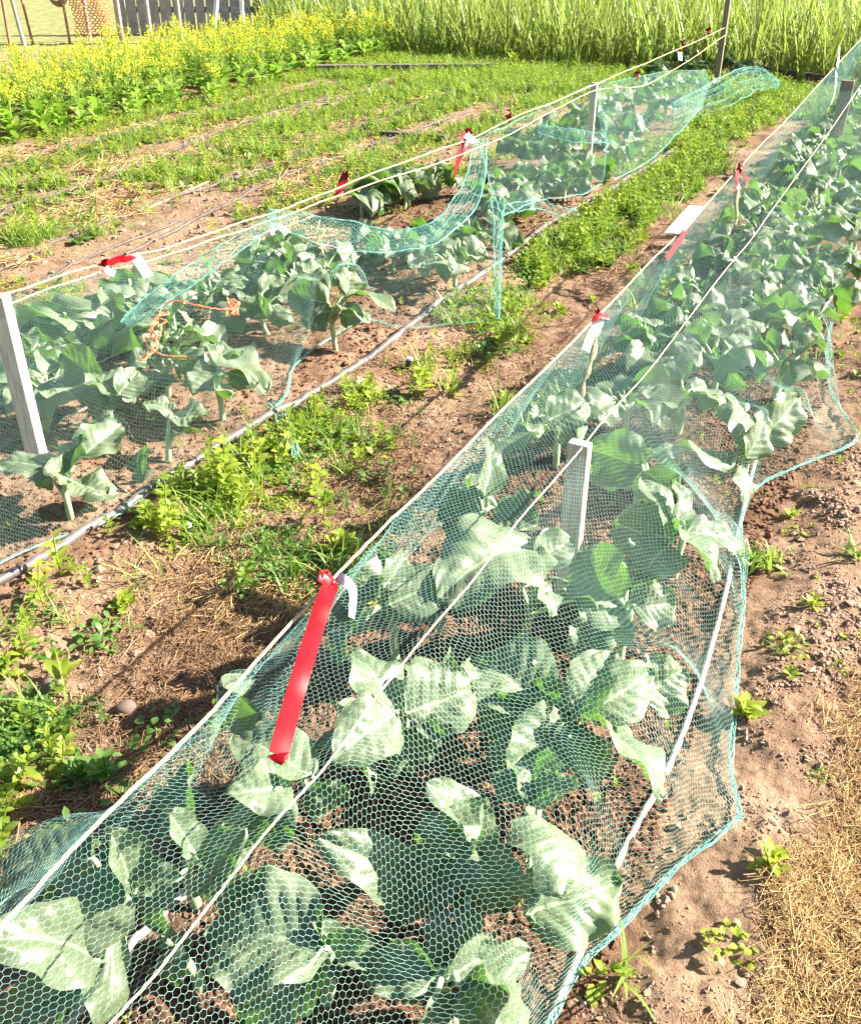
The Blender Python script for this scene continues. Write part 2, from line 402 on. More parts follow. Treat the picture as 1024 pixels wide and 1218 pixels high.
# near plants of the right bed, leaf by leaf
plant(P(150,1150,0),[
 (118,1142,.20,-25,1118,.28,95,LIT,.1,.15),(128,1138,.20,-10,1235,.16,70,DRK,.4,.05),
 (150,1050,.30,78,1128,.16,95,DRK,-.5,.35),(160,1062,.26,128,985,.36,70,LIT,.5,.1),
 (112,1022,.27,5,1035,.20,85,UPV,.1,.15),(165,1050,.28,218,1042,.3,45,LIT,.3,.1)],
 'broccoli plant in the bottom left corner under the net beside the white rope',1,.15,1,.12,GRB)
plant(P(235,1075,0),[
 (232,1010,.26,300,1005,.25,75,DRK,.2,.1),(250,1035,.25,292,985,.3,60,DRK,.2,.1),
 (225,1000,.27,225,905,.33,80,LFT,.3,.05),(230,1015,.3,195,960,.38,45,LIT,.4,.05),(240,1030,.27,300,1060,.16,80,DRK,.1,.12)],
 'broccoli plant with dark shaded leaves left of the twine, below the ribbon tip',2,.15,1,.1,GRB)
plant(P(385,1190,0),[
 (388,1128,.22,248,1120,.17,150,(.45,-.2,.8),.1,.12),(385,1130,.2,285,1218,.08,85,DRK,.3,.1),
 (392,1125,.2,372,1095,.27,35,LIT,.5,.1),(395,1125,.2,438,1105,.26,45,CAM,.5,.05),(400,1135,.18,455,1150,.15,40,LIT,.5,.1)],
 'broccoli plant with one large deeply veined leaf at the bottom of the net',3,.14,0,.1,GRB)
plant(P(235,1180,0),[(212,1130,.12,207,1172,.07,38,(-.2,-.7,.6),.1,.1)],
 'tiny yellow green seedling on bare soil left of the thin twine',4,.08,0,.06,GRB,small=2)
plant(P(560,1100,0),[
 (492,1062,.14,376,994,.26,72,(.25,-.55,.75),.15,.1),(560,1000,.24,505,930,.33,65,LIT,.3,.1),
 (555,1010,.24,600,1080,.13,120,DRK,.1,.12),(545,1030,.2,440,1060,.12,80,DRK,.2,.1),
 (590,985,.24,500,990,.3,70,CAM,.3,.1),(560,1010,.26,575,955,.33,40,LIT,.4,.1)],
 'broccoli plant in the near right bed with a long pale leaf pointing left',5,.16,1,.12,GRB)
plant(P(630,1010,0),[
 (640,975,.27,668,1068,.22,110,(.55,-.35,.8),-.35,.2),(625,1085,.15,738,1048,.16,105,LIT,.15,.08),
 (640,960,.25,640,895,.28,95,DRK,.2,.1),(635,955,.27,690,935,.3,55,UPV,.3,.1),(625,950,.28,600,905,.33,40,LIT,.4,.1)],
 'broccoli plant with crinkled white sunlit leaves overhanging the pale hose near bottom right',6,.17,1,.12,GRB)
plant(P(530,1215,0),[
 (528,1168,.17,465,1120,.2,70,DRK,.3,.1),(530,1165,.18,588,1115,.2,55,LIT,.5,.1),(545,1150,.17,630,1130,.14,60,(-.3,-.7,.5),.1,.1),
 (520,1180,.18,495,1235,.12,70,LIT,.2,.1),(545,1170,.18,600,1240,.1,110,(.3,-.3,.9),.0,.15),(515,1165,.18,430,1155,.12,65,LFT,.3,.1)],
 'broccoli plant cut by the bottom edge of the picture, middle of the net',7,.14,0,.1,GRB)
plant(P(690,905,0),[
 (705,855,.2,785,955,.14,88,LIT,.15,.1),(765,835,.2,812,795,.2,75,(.5,-.6,.6),.1,.08),
 (700,845,.24,775,795,.27,70,LIT,.2,.1),(680,845,.22,635,815,.2,60,DRK,.3,.1),(680,860,.2,600,915,.12,85,DRK,.2,.1),(690,850,.26,730,775,.22,60,UPV,.3,.1)],
 'broccoli plant with white scalloped leaves reaching the pale hose, right of picture middle',8,.16,1,.12,GRB)
plant(P(645,890,0),[
 (645,842,.20,560,785,.24,115,(.15,-.45,.9),.25,.1),(640,850,.2,570,855,.14,70,DRK,.3,.1),(650,860,.2,640,925,.12,60,DRK,.2,.1)],
 'broccoli plant whose round leaf has a white rim, just right of the thin twine',9,.15,1,.11,GRB)
plant(P(490,925,0),[
 (480,850,.27,565,822,.27,95,(.1,-.5,.85),.25,.1),(470,850,.28,395,905,.22,80,(.3,-.5,.8),.1,.1),
 (465,845,.28,415,775,.33,75,LIT,.1,.12),(470,870,.24,520,895,.16,90,DRK,.1,.1)],
 'broccoli plant with a holed leaf beneath the twine right of the red ribbon',10,.17,1,.12,GRB)
plant(P(330,975,0),[
 (372,925,.28,278,878,.33,90,LIT,.1,.12),(345,930,.28,270,945,.28,70,LIT,.3,.1),(365,935,.26,415,950,.22,60,DRK,.1,.1),
 (340,940,.27,300,1000,.18,85,DRK,.1,.1),(335,930,.3,270,985,.26,60,LFT,.2,.1)],
 'broccoli plant with a sunlit ribbed leaf behind the tip of the red ribbon',11,.2,1,.12,GRB)
plant(P(735,790,0),[
 (745,745,.16,652,690,.24,72,LIT,.1,.08),(735,715,.2,700,650,.22,85,DRK,.2,.1),(750,720,.22,802,715,.2,60,(-.3,-.7,.6),.3,.1),
 (745,735,.18,730,765,.1,40,DRK,.3,.1)],
 'broccoli plant with a pointed white leaf curling right of the thin twine',12,.15,1,.11,GRB)
plant(P(615,780,0),[
 (640,650,.3,520,715,.22,118,(-.6,-.6,.4),.1,.12),(635,665,.28,680,640,.3,50,LIT,.4,.05),(640,690,.25,655,735,.2,40,LIT,.2,.05)],
 'broccoli plant with one big dark blue green round leaf crossed by the twine',13,.18,1,.12,GRB)
plant(P(800,690,0),[
 (795,640,.24,760,570,.32,58,LIT,.1,.1),(800,625,.25,850,695,.17,62,LIT,.2,.1),(815,635,.23,882,652,.16,46,LIT,.1,.1),
 (800,640,.22,730,620,.22,70,DRK,.2,.1),(795,650,.22,765,690,.14,70,DRK,.2,.1),(805,620,.27,800,570,.34,40,LIT,.3,.1)],
 'broccoli plant with three white pointed leaves touching the hem, right of the wooden stake',14,.17,0,.11,GRB)
plant(P(885,562,0),[
 (868,560,.16,800,535,.2,78,LIT,.1,.1),(888,550,.15,862,468,.28,58,LIT,.1,.1),(900,520,.14,950,470,.14,56,(.4,-.7,.5),.1,.1),
 (880,555,.15,880,598,.08,40,LIT,.1,.1),(885,545,.18,905,490,.24,42,LIT,.2,.1)],
 'broccoli plant with round white leaves where the net hem turns out, upper right',15,.16,1,.1,GRB)
plant(P(755,610,0),[(770,560,.22,700,535,.26,68,DRK,.1,.1),(765,560,.24,800,590,.18,60,DRK,.1,.1),(760,560,.2,700,565,.15,50,(-.6,-.4,.5),.1,.1)],
 'broccoli plant with a deep green round leaf just behind the wooden stake top',16,.15,0,.11,GRB)
plant(P(585,680,0),[(575,590,.33,580,520,.40,38,LIT,.4,.05),(590,610,.3,640,625,.28,60,(0,-.5,.8),.2,.1),(575,610,.3,520,615,.27,65,LFT,.2,.1)],
 'broccoli plant with a thin upright white leaf left of the wooden stake',17,.18,2,.1,GRB,vlim=VR)
plant(P(470,800,0),[(455,700,.32,480,655,.36,38,LIT,.3,.1),(450,710,.3,440,690,.36,45,DRK,.3,.1),(460,720,.28,540,690,.2,60,DRK,.2,.1),(440,730,.3,400,790,.24,55,LFT,.2,.1)],
 'broccoli plant shaded green behind the white tag and red knot',18,.2,2,.11,GRB,vlim=VR)
plant(P(660,560,0),[(640,520,.35,622,505,.42,32,LIT,.3,.1),(655,510,.3,600,545,.33,60,LFT,.2,.1),(650,500,.33,700,480,.3,50,DRK,.2,.1)],
 'broccoli plant between the rope and the top of the wooden stake',19,.18,3,.11,GRB,vlim=VR)
# rest of the right bed: rows towards the far end
k=0
far_lab='leafy broccoli plant packed under the net towards the far end of the right bed'
mid=[(870,520),(810,500),(930,470),(800,455),(860,440),(755,485),(735,440),(700,470)]
for (x,y) in mid: pass
uu=3.15
while uu<11.2:
    for vv in (-.86,-.62,-.38):
        k+=1
        u=uu+rng.normal()*.07+(.15 if vv==-.62 else 0); v=vv+rng.normal()*.04
        if vv==-.38 and u<3.6: continue
        p=R(u,v)
        s=.10+.03*rng.random()
        plant(p,[],far_lab,100+k,.14+.06*rng.random(),7,s,GRB if False else 'crowded broccoli plants at the far end of the right bed',zmax=.45 if vv<-.5 else .3,small=3,vlim=(-1.05,-.14))
    uu+=.36
# ------------------------------------------------------------------ left bed plants
plant(P(85,615,0),[(90,575,.14,130,590,.14,55,LIT,.2,.1),(80,570,.15,52,555,.18,40,LIT,.2,.1),(95,545,.2,145,505,.22,50,(.2,-.4,.9),.2,.1),(70,560,.15,-5,552,.2,45,LIT,.0,.1),(85,560,.18,100,520,.24,50,DRK,.2,.1)],
 'broccoli plant beside the dark hose at the foot of the leftmost stake',31,.1,1,.09,GLB)
plant(P(200,550,0),[(205,492,.15,170,480,.17,34,LIT,.1,.1),(205,497,.15,247,495,.16,46,LIT,.1,.05)],
 'small broccoli plant with two round leaves on a pale stalk',32,.10,0,.07,GLB,small=1)
plant(P(165,575,0),[(170,535,.1,172,575,.04,38,DRK,.2,.1)],
 'single leafed seedling on open soil beside the dark hose',33,.05,0,.05,GLB,small=1)
plant(P(130,505,0),[(135,470,.2,105,445,.24,55,LIT,.2,.1),(140,470,.2,165,440,.26,35,LIT,.2,.1),(130,470,.18,110,495,.12,50,DRK,.2,.1),(120,455,.2,75,420,.27,60,DRK,.2,.1)],
 'broccoli plant left of the orange twine, in the middle of the left bed',34,.13,3,.11,GLB)
plant(P(265,500,0),[(260,425,.22,240,410,.25,30,LIT,.3,.1),(250,415,.23,318,468,.14,60,LIT,.2,.08),(262,440,.2,230,470,.16,50,DRK,.2,.1),(255,430,.2,290,420,.22,45,UPV,.2,.1)],
 'broccoli plant with a long white drooping leaf right of the orange twine',35,.16,2,.1,GLB)
plant(P(400,415,0),[(400,365,.2,440,385,.15,30,LIT,.2,.1),(410,350,.24,415,318,.3,40,LIT,.2,.1),(420,350,.22,470,372,.16,38,LIT,.2,.1),(395,370,.2,360,380,.2,48,DRK,.2,.1),(390,360,.24,345,345,.26,45,DRK,.2,.1)],
 'broccoli plant with a white folded leaf in the middle of the left net',36,.15,1,.1,GLB)
auto=[(20,455,1),(150,385,2),(215,430,1),(355,360,1),(455,300,2),(60,500,0),(30,470,1),(100,420,1),(160,410,1),(45,430,2),(200,470,2),(255,380,1),(300,350,2),(325,335,1),(350,330,0),(385,340,2),(320,400,1),(540,345,0),(505,330,1),(520,300,1),(465,320,1),(575,300,0),(430,258,3),(480,250,3),(520,235,3),(455,240,3),
 (600,235,1),(640,225,1),(620,200,1),(660,205,1),(690,185,1),(650,170,1),(700,160,1),(735,175,1),(720,140,1),(760,155,1),(750,130,1),(790,140,1),(780,115,1),(815,110,1),(690,225,0),(590,270,1),(800,85,2),(830,90,2),(850,80,2),(880,90,2),(840,120,1),(740,195,1),(670,240,0),(770,100,2),(610,260,0)]
labs={0:'green broccoli plant at the path edge of the left bed',1:'broccoli plant covered by the torn net of the left bed',2:'broccoli plant in the back row of the left bed, near the rope',3:'uncovered broccoli plant standing in the gap between the two left nets'}
grp={0:'broccoli plants along the path edge of the left bed',1:'broccoli plants covered by the left nets',2:'broccoli plants in the back row of the left bed',3:'uncovered broccoli plants in the net gap'}
for i,(x,y,kd) in enumerate(auto):
    p=P(x,y,0)
    plant(p,[],labs[kd],300+i,.09+.06*rng.random(),10,.115+.035*rng.random(),grp[kd],zmax=(.42 if kd!=2 else .24),small=3,vlim=(-3.05,-2.0))
# ------------------------------------------------------------------ nets
def hexedges(S,nu,nv,r,seed,hemr=None,jit=.12):
    """S(a,b)->world points for a,b in lattice units (arrays). zigzags run along b, links along a."""
    g=np.random.default_rng(seed)
    I,J=np.meshgrid(np.arange(nu+1),np.arange(2*nv+1),indexing='ij')
    off=np.where((I+J)%2==0,.2,-.2)
    A=(I+off+g.normal(size=I.shape)*jit*.35)/nu; B=(J+g.normal(size=I.shape)*jit*.3)/(2*nv)
    Pp=S(np.clip(A,0,1),np.clip(B,0,1))
    e1a=Pp[:,:-1].reshape(-1,3); e1b=Pp[:,1:].reshape(-1,3)
    mask=((I+J)%2==0)[:-1]
    e2a=Pp[:-1][mask]; e2b=Pp[1:][mask]
    A_=np.concatenate([e1a,e2a]); B_=np.concatenate([e1b,e2b])
    uvr=g.random(len(A_))
    return A_,B_,uvr
def sup_smooth(S0,n=1):
    S=S0.copy()
    for _ in range(n):
        T=S.copy()
        for dx,dy in ((1,0),(-1,0),(0,1),(0,-1)): T=np.maximum(T,np.roll(np.roll(S,dx,0),dy,1))
        S=T
    return S
SUPD=sup_smooth(SUP,1)
def interp_grid(G,u,v):
    x=np.clip((u-GU0)/GS-.5,0,G.shape[0]-1.01); y=np.clip((v-GV0)/GS-.5,0,G.shape[1]-1.01)
    i=x.astype(int); j=y.astype(int); fx=x-i; fy=y-j
    return (G[i,j]*(1-fx)+G[i+1,j]*fx)*(1-fy)+(G[i,j+1]*(1-fx)+G[i+1,j+1]*fx)*fy
# --- right net: right hem and rope height as functions of u
rope_px=[(-90,1205,.48),(0,1110,.48),(200,898,.47),(400,690,.48),(560,528,.48),(710,378,.49),(790,296,.49),(878,203,.51),(940,137,.55),(1000,72,.60),(1045,24,.66)]
rope_w=np.array([P(*p) for p in rope_px])
ru,rv=UV(rope_w); rz=rope_w[:,2]
ru=np.concatenate([[-1.5],ru,[12.3]]); rv=np.concatenate([[rv[0]],rv,[rv[-1]]]); rz=np.concatenate([[.47],rz,[.7]])
hem_px=[(640,1240),(655,1218),(690,1150),(735,1105),(800,1040),(868,992),(876,975),(868,915),(872,850),(876,790),(882,720),(878,660),(882,618),(900,583),(945,562),(1012,541),(1005,505),(988,470),(982,430),(986,395),(996,370),(1026,350),(1060,330)]
hw=np.array([P(x,y,0.0) for x,y in hem_px]); hu,hv=UV(hw)
hu2=np.concatenate([[-1.5,.3],hu,[12.3]]); hv2=np.concatenate([[-.3,-.28],hv,[-.12]])
o_=np.argsort(hu2); hu2=hu2[o_]; hv2=hv2[o_]
def ropeat(u): return np.interp(u,ru,rv),np.interp(u,ru,rz)
# membrane
us=GU0+(np.arange(SUP.shape[0])+.5)*GS; vs=GV0+(np.arange(SUP.shape[1])+.5)*GS
UU,VV=np.meshgrid(us,vs,indexing='ij')
rvu,rzu=ropeat(us); hvu=np.interp(us,hu2,hv2)
VL=-1.12+.03*np.sin(us*2.1)
bulge=.12*np.exp(-((us-.55)/.35)**2); VL=VL-bulge
G0=gz(*np.moveaxis(np.stack([UU*DU[0]+VV*DV[0],UU*DU[1]+VV*DV[1]]),0,0))+.008
dom=(VV>VL[:,None])&(VV<hvu[:,None])
rope_m=np.abs(VV-rvu[:,None])<GS*.75
str_m=np.abs(VV+.64)<GS*.75
zr=np.broadcast_to(rzu[:,None],UU.shape); zs=np.broadcast_to((rzu+.015)[:,None],UU.shape)
SD=sup_smooth(np.where(SUP>0,np.minimum(SUP+.006,.56),0),1)
SD=np.where(dom,SD,0)
low=np.maximum(G0,SD)
Hh=np.where(dom,.3,G0); sagn=.03*fbm(UU*1.7+3,VV*3,2)
for it in range(700):
    av=(np.roll(Hh,1,0)+np.roll(Hh,-1,0)+np.roll(Hh,1,1)+np.roll(Hh,-1,1))*.25-.00035
    Hh=np.where(dom,np.maximum(low,av),G0)
    Hh=np.where(rope_m,zr-.004,Hh)
    Hh=np.where(str_m,np.maximum(zs-.006,SD),Hh)
NV=122
ug=np.linspace(-.6,12.0,921)
tab=np.zeros((len(ug),NV*2+1,2))
hv_g=np.interp(ug,hu2,hv2); vl_g=np.interp(ug,us,VL)
for i,u in enumerate(ug):
    v=np.linspace(vl_g[i],hv_g[i],220); h=interp_grid(Hh,np.full_like(v,u),v)
    h[0]=h[-1]=float(gz(*R(u,v[-1])[:2]))+.01
    d=np.hypot(np.diff(v),np.diff(h)); s=np.concatenate([[0],np.cumsum(d)]); s/=s[-1]
    q=np.linspace(0,1,NV*2+1); tab[i,:,0]=np.interp(q,s,v); tab[i,:,1]=np.interp(q,s,h)
# smooth across u so rows run evenly
ker=np.array([1,2,3,2,1])/9.
def smu(a):
    p=np.pad(a,((2,2),(0,0)),'edge'); return sum(ker[k]*p[k:k+a.shape[0]] for k in range(5))
tab[:,:,0]=smu(tab[:,:,0])
def Snet(A,B):
    x=A*(len(ug)-1.001); y=B*(NV*2-.001); 
    y=np.clip(y+3.4*fbm(A*30,B*5,3),0,NV*2-.001); xw=np.clip(x+3.6*fbm(A*34+9,B*7,3),0,len(ug)-1.001)
    i=xw.astype(int); j=y.astype(int); fx=(xw-i)[...,None]; fy=(y-j)[...,None]
    q=(tab[i,j]*(1-fx)+tab[i+1,j]*fx)*(1-fy)+(tab[i,j+1]*(1-fx)+tab[i+1,j+1]*fx)*fy
    u=ug[0]+(ug[-1]-ug[0])*xw/(len(ug)-1); v=q[...,0]; h=q[...,1]
    return np.stack([u*DU[0]+v*DV[0],u*DU[1]+v*DV[1],h],-1)
a_,b_,uvr=hexedges(Snet,1340,NV,.0006,5)
r0=.00031
net_r=empty('crop_net',R(1.0,-.3,0),'turquoise netting stretched over the whole right bed','net')
o=link('mesh',make_mesh('mesh',[segs(a_,b_,  .00012+.00013*(1-sm(1.5,5.5,UV(a_)[0])),3,uvr)],M['net'],True,net_r.location[:]),net_r)
def hempts(pts,g,amp=.006):
    return pts+g.normal(size=pts.shape)*np.array([amp,amp,amp*.4])
def hem_strands(path,width,n,seed,r=.0003):
    """bunched selvage: many strands that follow one path and cross each other"""
    g=np.random.default_rng(seed); m=len(path); C=[]
    t=np.linspace(0,1,m); d=nrm(np.gradient(path,axis=0)); s=nrm(np.cross(d,[0,0,1.])); up=np.cross(s,d)
    for k in range(n):
        f=2+g.random()*max(3,m/12); ph=g.random()*6; ph2=g.random()*6
        o1=width*.5*np.sin(t*f*6.28+ph)*(.4+.6*g.random()); o2=width*.25*(np.sin(t*f*4+ph2))
        q=path+s*o1[:,None]+up*(np.abs(o2)+.002)[:,None]+g.normal(size=path.shape)*width*.05
        C.append(segs(q[:-1],q[1:],r,3,np.full(m-1,g.random())))
    return C
hp=np.array([onG(P(x,y,0),.012) for x,y in hem_px]); hp=catmull(hp,420)
far=np.array([R(u,np.interp(u,hu2,hv2)+.03*math.sin(u*3),.012) for u in np.linspace(UV(hp[-1])[0]+.05,12,120)])
hp=np.concatenate([hp,far])
link('hem',make_mesh('hem',hem_strands(hp,.014,10,3,.0007),M['netg'],True,net_r.location[:]),net_r)
# --- generic ruled patch between polylines
def patch_net(name,top,mid,bot,nu,nv,seed,label,fold=0.0,nf=6,r=.0003,hem=(1,1,1,1),sup=True,hw=.015,mt='net',group=None,parent=None):
    n=200; Tp=catmull(top,n); Bp=catmull(bot,n); Mp=catmull(mid,n) if mid is not None else (Tp+Bp)/2
    def S(A,B):
        x=A*(n-1.001); i=x.astype(int); f=(x-i)[...,None]
        t=Tp[i]*(1-f)+Tp[i+1]*f; m=Mp[i]*(1-f)+Mp[i+1]*f; b=Bp[i]*(1-f)+Bp[i+1]*f; c=B[...,None]
        q=t*(1-c)*(1-2*c)+m*4*c*(1-c)+b*c*(2*c-1)
        zz=q[...,2]
        if sup:
            u,v=UV(q); zz=zz+np.maximum(0,np.minimum(interp_grid(SUPD,u,v),.5)+.008-zz)*(sm(0,.12,B)*(1-sm(.6,.88,B))*(1-sm(.88,.98,A))*(.0 if fold else 1))
        gnd=gz(q[...,0],q[...,1])+.008
        zz=np.maximum(zz,gnd)
        if fold: zz=zz+fold*np.abs(np.sin(B*nf*math.pi+3*fbm(A*9,B*4,2)))*np.sin(np.pi*np.clip(B,.02,.98))**.3
        zz=zz+.012*fbm(A*22,B*14,3)
        return np.stack([q[...,0]+.02*fbm(A*13,B*9,2),q[...,1]+.02*fbm(A*11+7,B*9,2),zz],-1)
    q_=1 if fold else 1.15
    a,b,uvr=hexedges(S,int(nu*q_),int(nv*q_),r,seed)
    if parent is None:
        parent=empty('crop_net',Bp.mean(0)*[1,1,0],label,'net',group)
    o0=np.array(parent.location[:])
    link('mesh' if not fold else 'gathered_fold',make_mesh('mesh',[segs(a,b,r,3,uvr)],M[mt],True,o0),parent)
    z=np.zeros(150); one=np.ones(150); l=np.linspace(0,1,150); C=[]
    for k,(A,B) in enumerate(((l,z),(l,one),(z,l),(one,l))):
        if hem[k]: C+=hem_strands(S(A,B),hw*.8,7,seed+k,.0008)
    if C: link('hem',make_mesh('hem',C,M['netg'],True,o0),parent)
    return parent
PP=lambda L: [P(*p) for p in L]
def PPg(L): return [PG(x,y,.012) for x,y in L]
top1=PP([(-60,374,.6),(0,357,.6),(70,336,.6),(130,319,.595),(220,290,.58),(330,257,.57),(400,272,.42),(470,290,.36),(530,262,.40),(560,225,.44),(598,250,.30)])
bot1=PPg([(-60,712),(0,672),(60,645),(115,628),(175,592),(235,548),(335,480),(355,430),(430,384),(490,391),(592,382)])
mid1=PP([(-60,520,.34),(0,500,.34),(60,475,.36),(115,455,.36),(190,430,.36),(275,390,.34),(350,360,.26),(410,345,.24),(470,340,.22),(520,330,.22),(595,318,.18)])
n1=patch_net('n1',top1,mid1,bot1,170,62,21,'turquoise net hanging from the rope over the near half of the left bed',hem=(0,1,0,1),r=.00017)
# back side of the same net
topb=top1[:6]; botb=[onG(R(u,-3.0),.01) for u in (1.5,1.9,2.4,2.8,3.3,3.9)]
patch_net('n1b',topb,None,botb,110,36,22,None,hem=(0,1,0,0),parent=n1,r=.00017)
# gathered folds
patch_net('g1',PP([(328,256,.58),(270,290,.5),(215,325,.44),(165,362,.36),(145,385,.32)]),None,PP([(330,268,.57),(280,306,.5),(232,340,.43),(180,375,.35),(155,392,.3)]),70,16,23,None,fold=.02,nf=5,hem=(1,1,0,0),sup=False,parent=n1,mt='netg',hw=.012)
patch_net('g2',PP([(322,252,.585),(400,262,.46),(470,276,.40),(520,262,.43),(552,215,.5),(565,165,.55)]),None,PP([(322,270,.565),(395,296,.42),(465,302,.37),(530,285,.38),(572,235,.44),(580,170,.53)]),110,22,24,None,fold=.03,nf=7,hem=(1,1,0,0),sup=False,parent=n1,mt='netg',hw=.012)
patch_net('g3',PP([(585,235,.34),(588,290,.22),(588,340,.12),(590,380,.02)]),None,PP([(600,238,.34),(596,290,.22),(595,340,.12),(594,382,.02)]),50,10,25,None,fold=.012,nf=4,hem=(1,1,0,0),sup=False,parent=n1,mt='netg',hw=.01)
patch_net('g4',PP([(322,480,.03),(330,500,.02),(343,525,.015),(350,545,.012)]),None,PP([(334,478,.03),(344,500,.02),(352,522,.015),(356,543,.012)]),26,7,26,None,fold=.008,nf=3,hem=(1,1,0,0),sup=False,parent=n1,mt='netg',hw=.008)
# second left net
top2=PP([(568,165,.55),(620,142,.56),(660,122,.56),(705,100,.56)])
mid2=PP([(585,225,.32),(630,195,.36),(665,178,.36),(720,158,.36)])
bot2=PP([(598,258,.2),(640,240,.2),(690,232,.12),(715,220,.1)])
n2=patch_net('n2',top2,mid2,bot2,90,36,31,'crumpled turquoise net over leaves in the middle of the left bed',hem=(1,1,1,1),r=.0003)
patch_net('g5',PP([(640,150,.42),(680,155,.4),(720,160,.38)]),None,PP([(640,160,.4),(680,170,.38),(722,172,.34)]),40,12,32,None,fold=.025,nf=4,hem=(1,1,0,0),sup=False,parent=n2,mt='netg')
patch_net('g5b',PP([(600,245,.22),(640,238,.2),(660,245,.1),(688,252,.03)]),None,PP([(602,255,.2),(640,250,.18),(665,258,.06),(690,262,.02)]),40,8,36,None,fold=.015,nf=4,hem=(1,1,0,0),sup=False,parent=n2,mt='netg')
top3=PP([(705,100,.56),(745,95,.5),(790,86,.48),(838,84,.45)])
mid3=PP([(715,150,.34),(760,135,.36),(800,120,.36),(840,105,.36)])
bot3=PP([(730,215,.08),(775,190,.1),(805,160,.15),(835,128,.2)])
n3=patch_net('n3',top3,mid3,bot3,80,36,33,'turquoise net draped over the far end of the left bed behind the short pale stake',hem=(1,1,0,1),r=.0007)
top4=PP([(800,126,.22),(850,98,.36),(880,84,.4),(905,84,.36),(922,100,.2)])
bot4=PP([(800,150,.05),(850,135,.08),(885,118,.16),(905,108,.16),(925,108,.05)])
patch_net('n4',top4,None,bot4,60,26,34,'bunched heap of turquoise net dragged onto the weeds beyond the left bed',fold=.07,nf=4,hem=(1,1,1,1),sup=False,r=.0008,mt='netg')
# ------------------------------------------------------------------ ropes, twine
def twine(name,pts,r,mt,label,cat='rope',n=160,fr=.15,group=None):
    q=catmull(pts,n); g=np.random.default_rng(len(pts)*7+n); q=q+g.normal(size=q.shape)*r*fr; tt=np.linspace(0,1,n); q[:,2]+=.0035*np.sin(tt*37+1)+.002*np.sin(tt*91); q[:,0]+=.003*np.sin(tt*53)+.002*np.sin(tt*23+2)
    C=tube(q,r,6)
    m=n*3; t=np.linspace(0,1,m); qq=catmull(q,m); L=np.sum(np.linalg.norm(np.diff(q,axis=0),axis=1))
    for k in range(2):   # laid strands winding round the core
        a=t*L/.02*6.28/2+k*math.pi; d=nrm(np.gradient(qq,axis=0)); s=nrm(np.cross(d,[0,0,1.])); w=np.cross(s,d)
        C+=tube(qq+s*(np.cos(a)*r*.55)[:,None]+w*(np.sin(a)*r*.55)[:,None],r*.62,4)
    return solo(name,C,M[mt],label,cat,group)
ropepts=[R(-1.0,rv[1],.48)]+list(rope_w)+[R(12.2,-.98,.72)]
twine('rope',np.array(ropepts)+[0,0,.006],.0036,'rope','cream rope along the left top edge of the right net',n=260)
strp=[(60,1306,.5),(135,1218,.5),(270,1052,.49),(400,888,.5),(520,742,.49),(640,592,.5),(697,526,.505),(800,403,.5),(880,300,.5),(945,212,.55),(1010,122,.6),(1050,60,.65)]
sp=np.array([P(*p) for p in strp]); 
su,sv=UV(sp); 
sp[:,2]+=.004
zn=np.array([max(float(interp_grid(Hh,np.array(a),np.array(b)))+.006,c) for a,b,c in zip(su,sv,sp[:,2])])
twine('twine',np.array([P(p[0],p[1],z) for p,z in zip(strp,zn)]),.0022,'twine','thin pinkish twine running over the middle of the right net',n=260)
twine('rope',PP([(-60,368,.60),(5,349,.61),(130,312,.60),(230,284,.6),(330,251,.59),(440,208,.6),(555,166,.6),(620,137,.6),(705,101,.6),(785,68,.6),(862,33,.62)]),.0036,'rope','upper of the two cream ropes along the left bed, tied to the tall post',n=200)
twine('rope',PP([(-60,382,.58),(5,362,.58),(130,322,.575),(230,294,.57),(330,259,.56),(440,220,.57),(600,163,.56),(705,108,.56),(775,98,.55),(862,42,.6)]),.0031,'rope','lower of the two cream ropes along the left bed, with netting hung on it',n=200)
# orange tangle
g=np.random.default_rng(8)
base=P(186,400,.33); pts=[]
for t in np.linspace(0,1,46): pts.append(P(190-14*t+7*math.sin(t*23)+g.normal()*1.5,372+52*t+6*math.cos(t*31),.36-.1*t)+g.normal(size=3)*.008)
pts=PP([(281,372,.34),(284,362,.36),(276,368,.35),(262,367,.36),(240,364,.37),(210,357,.38),(196,361,.38),(190,372,.37)])+pts+PP([(175,425,.26),(182,418,.27),(200,424,.26),(222,425,.26)])
twine('twine_tangle',pts,.0028,'orange','orange twine knotted in a tangle on the left net','twine',n=420,fr=.5)
twine('twine_knot',[P(276+8*math.sin(k*2.1),366+8*math.cos(k*1.7),.35)+g.normal(size=3)*.004 for k in range(14)],.003,'orange','small orange twine bow at the right end of the tangle','twine',n=120,fr=.4)
# ------------------------------------------------------------------ hoses
HP=[]
def hose(px,r,mt,label,group=None,off=None):
    q=np.array([PG(x,y,(off if off is not None else r*.8)) for x,y in px]); q=catmull(q,max(60,len(px)*30))
    HP.append(q[:,:2].copy())
    q[:,2]=gz(q[:,0],q[:,1])+ (off if off is not None else r*.8)
    k=np.ones(9)/9; zz=np.convolve(np.pad(q[:,2],4,'edge'),k,'valid'); q[:,2]=np.maximum(zz,q[:,2])
    return solo('drip_hose',tube(q,r,10),M[mt],label,'hose',group)
hose([(-60,724),(0,690),(100,630),(200,565),(290,512),(350,482),(420,438),(480,392),(530,355),(580,322),(655,265),(740,215),(800,178)],.0155,'pipe','dark hose along the path edge of the left bed',off=.02)
hose([(-30,550),(30,520),(105,485),(190,440),(255,402),(315,370),(365,345),(440,302),(560,240),(690,168)],.009,'pipel','grey hose down the middle of the left bed between the plants')
hose([(640,1240),(652,1218),(700,1110),(742,1010),(775,950),(802,895),(830,820),(852,745),(868,680),(880,620),(892,570),(915,490),(960,400),(1020,300)],.008,'pipew','pale hose under the right net, close to its right hem')
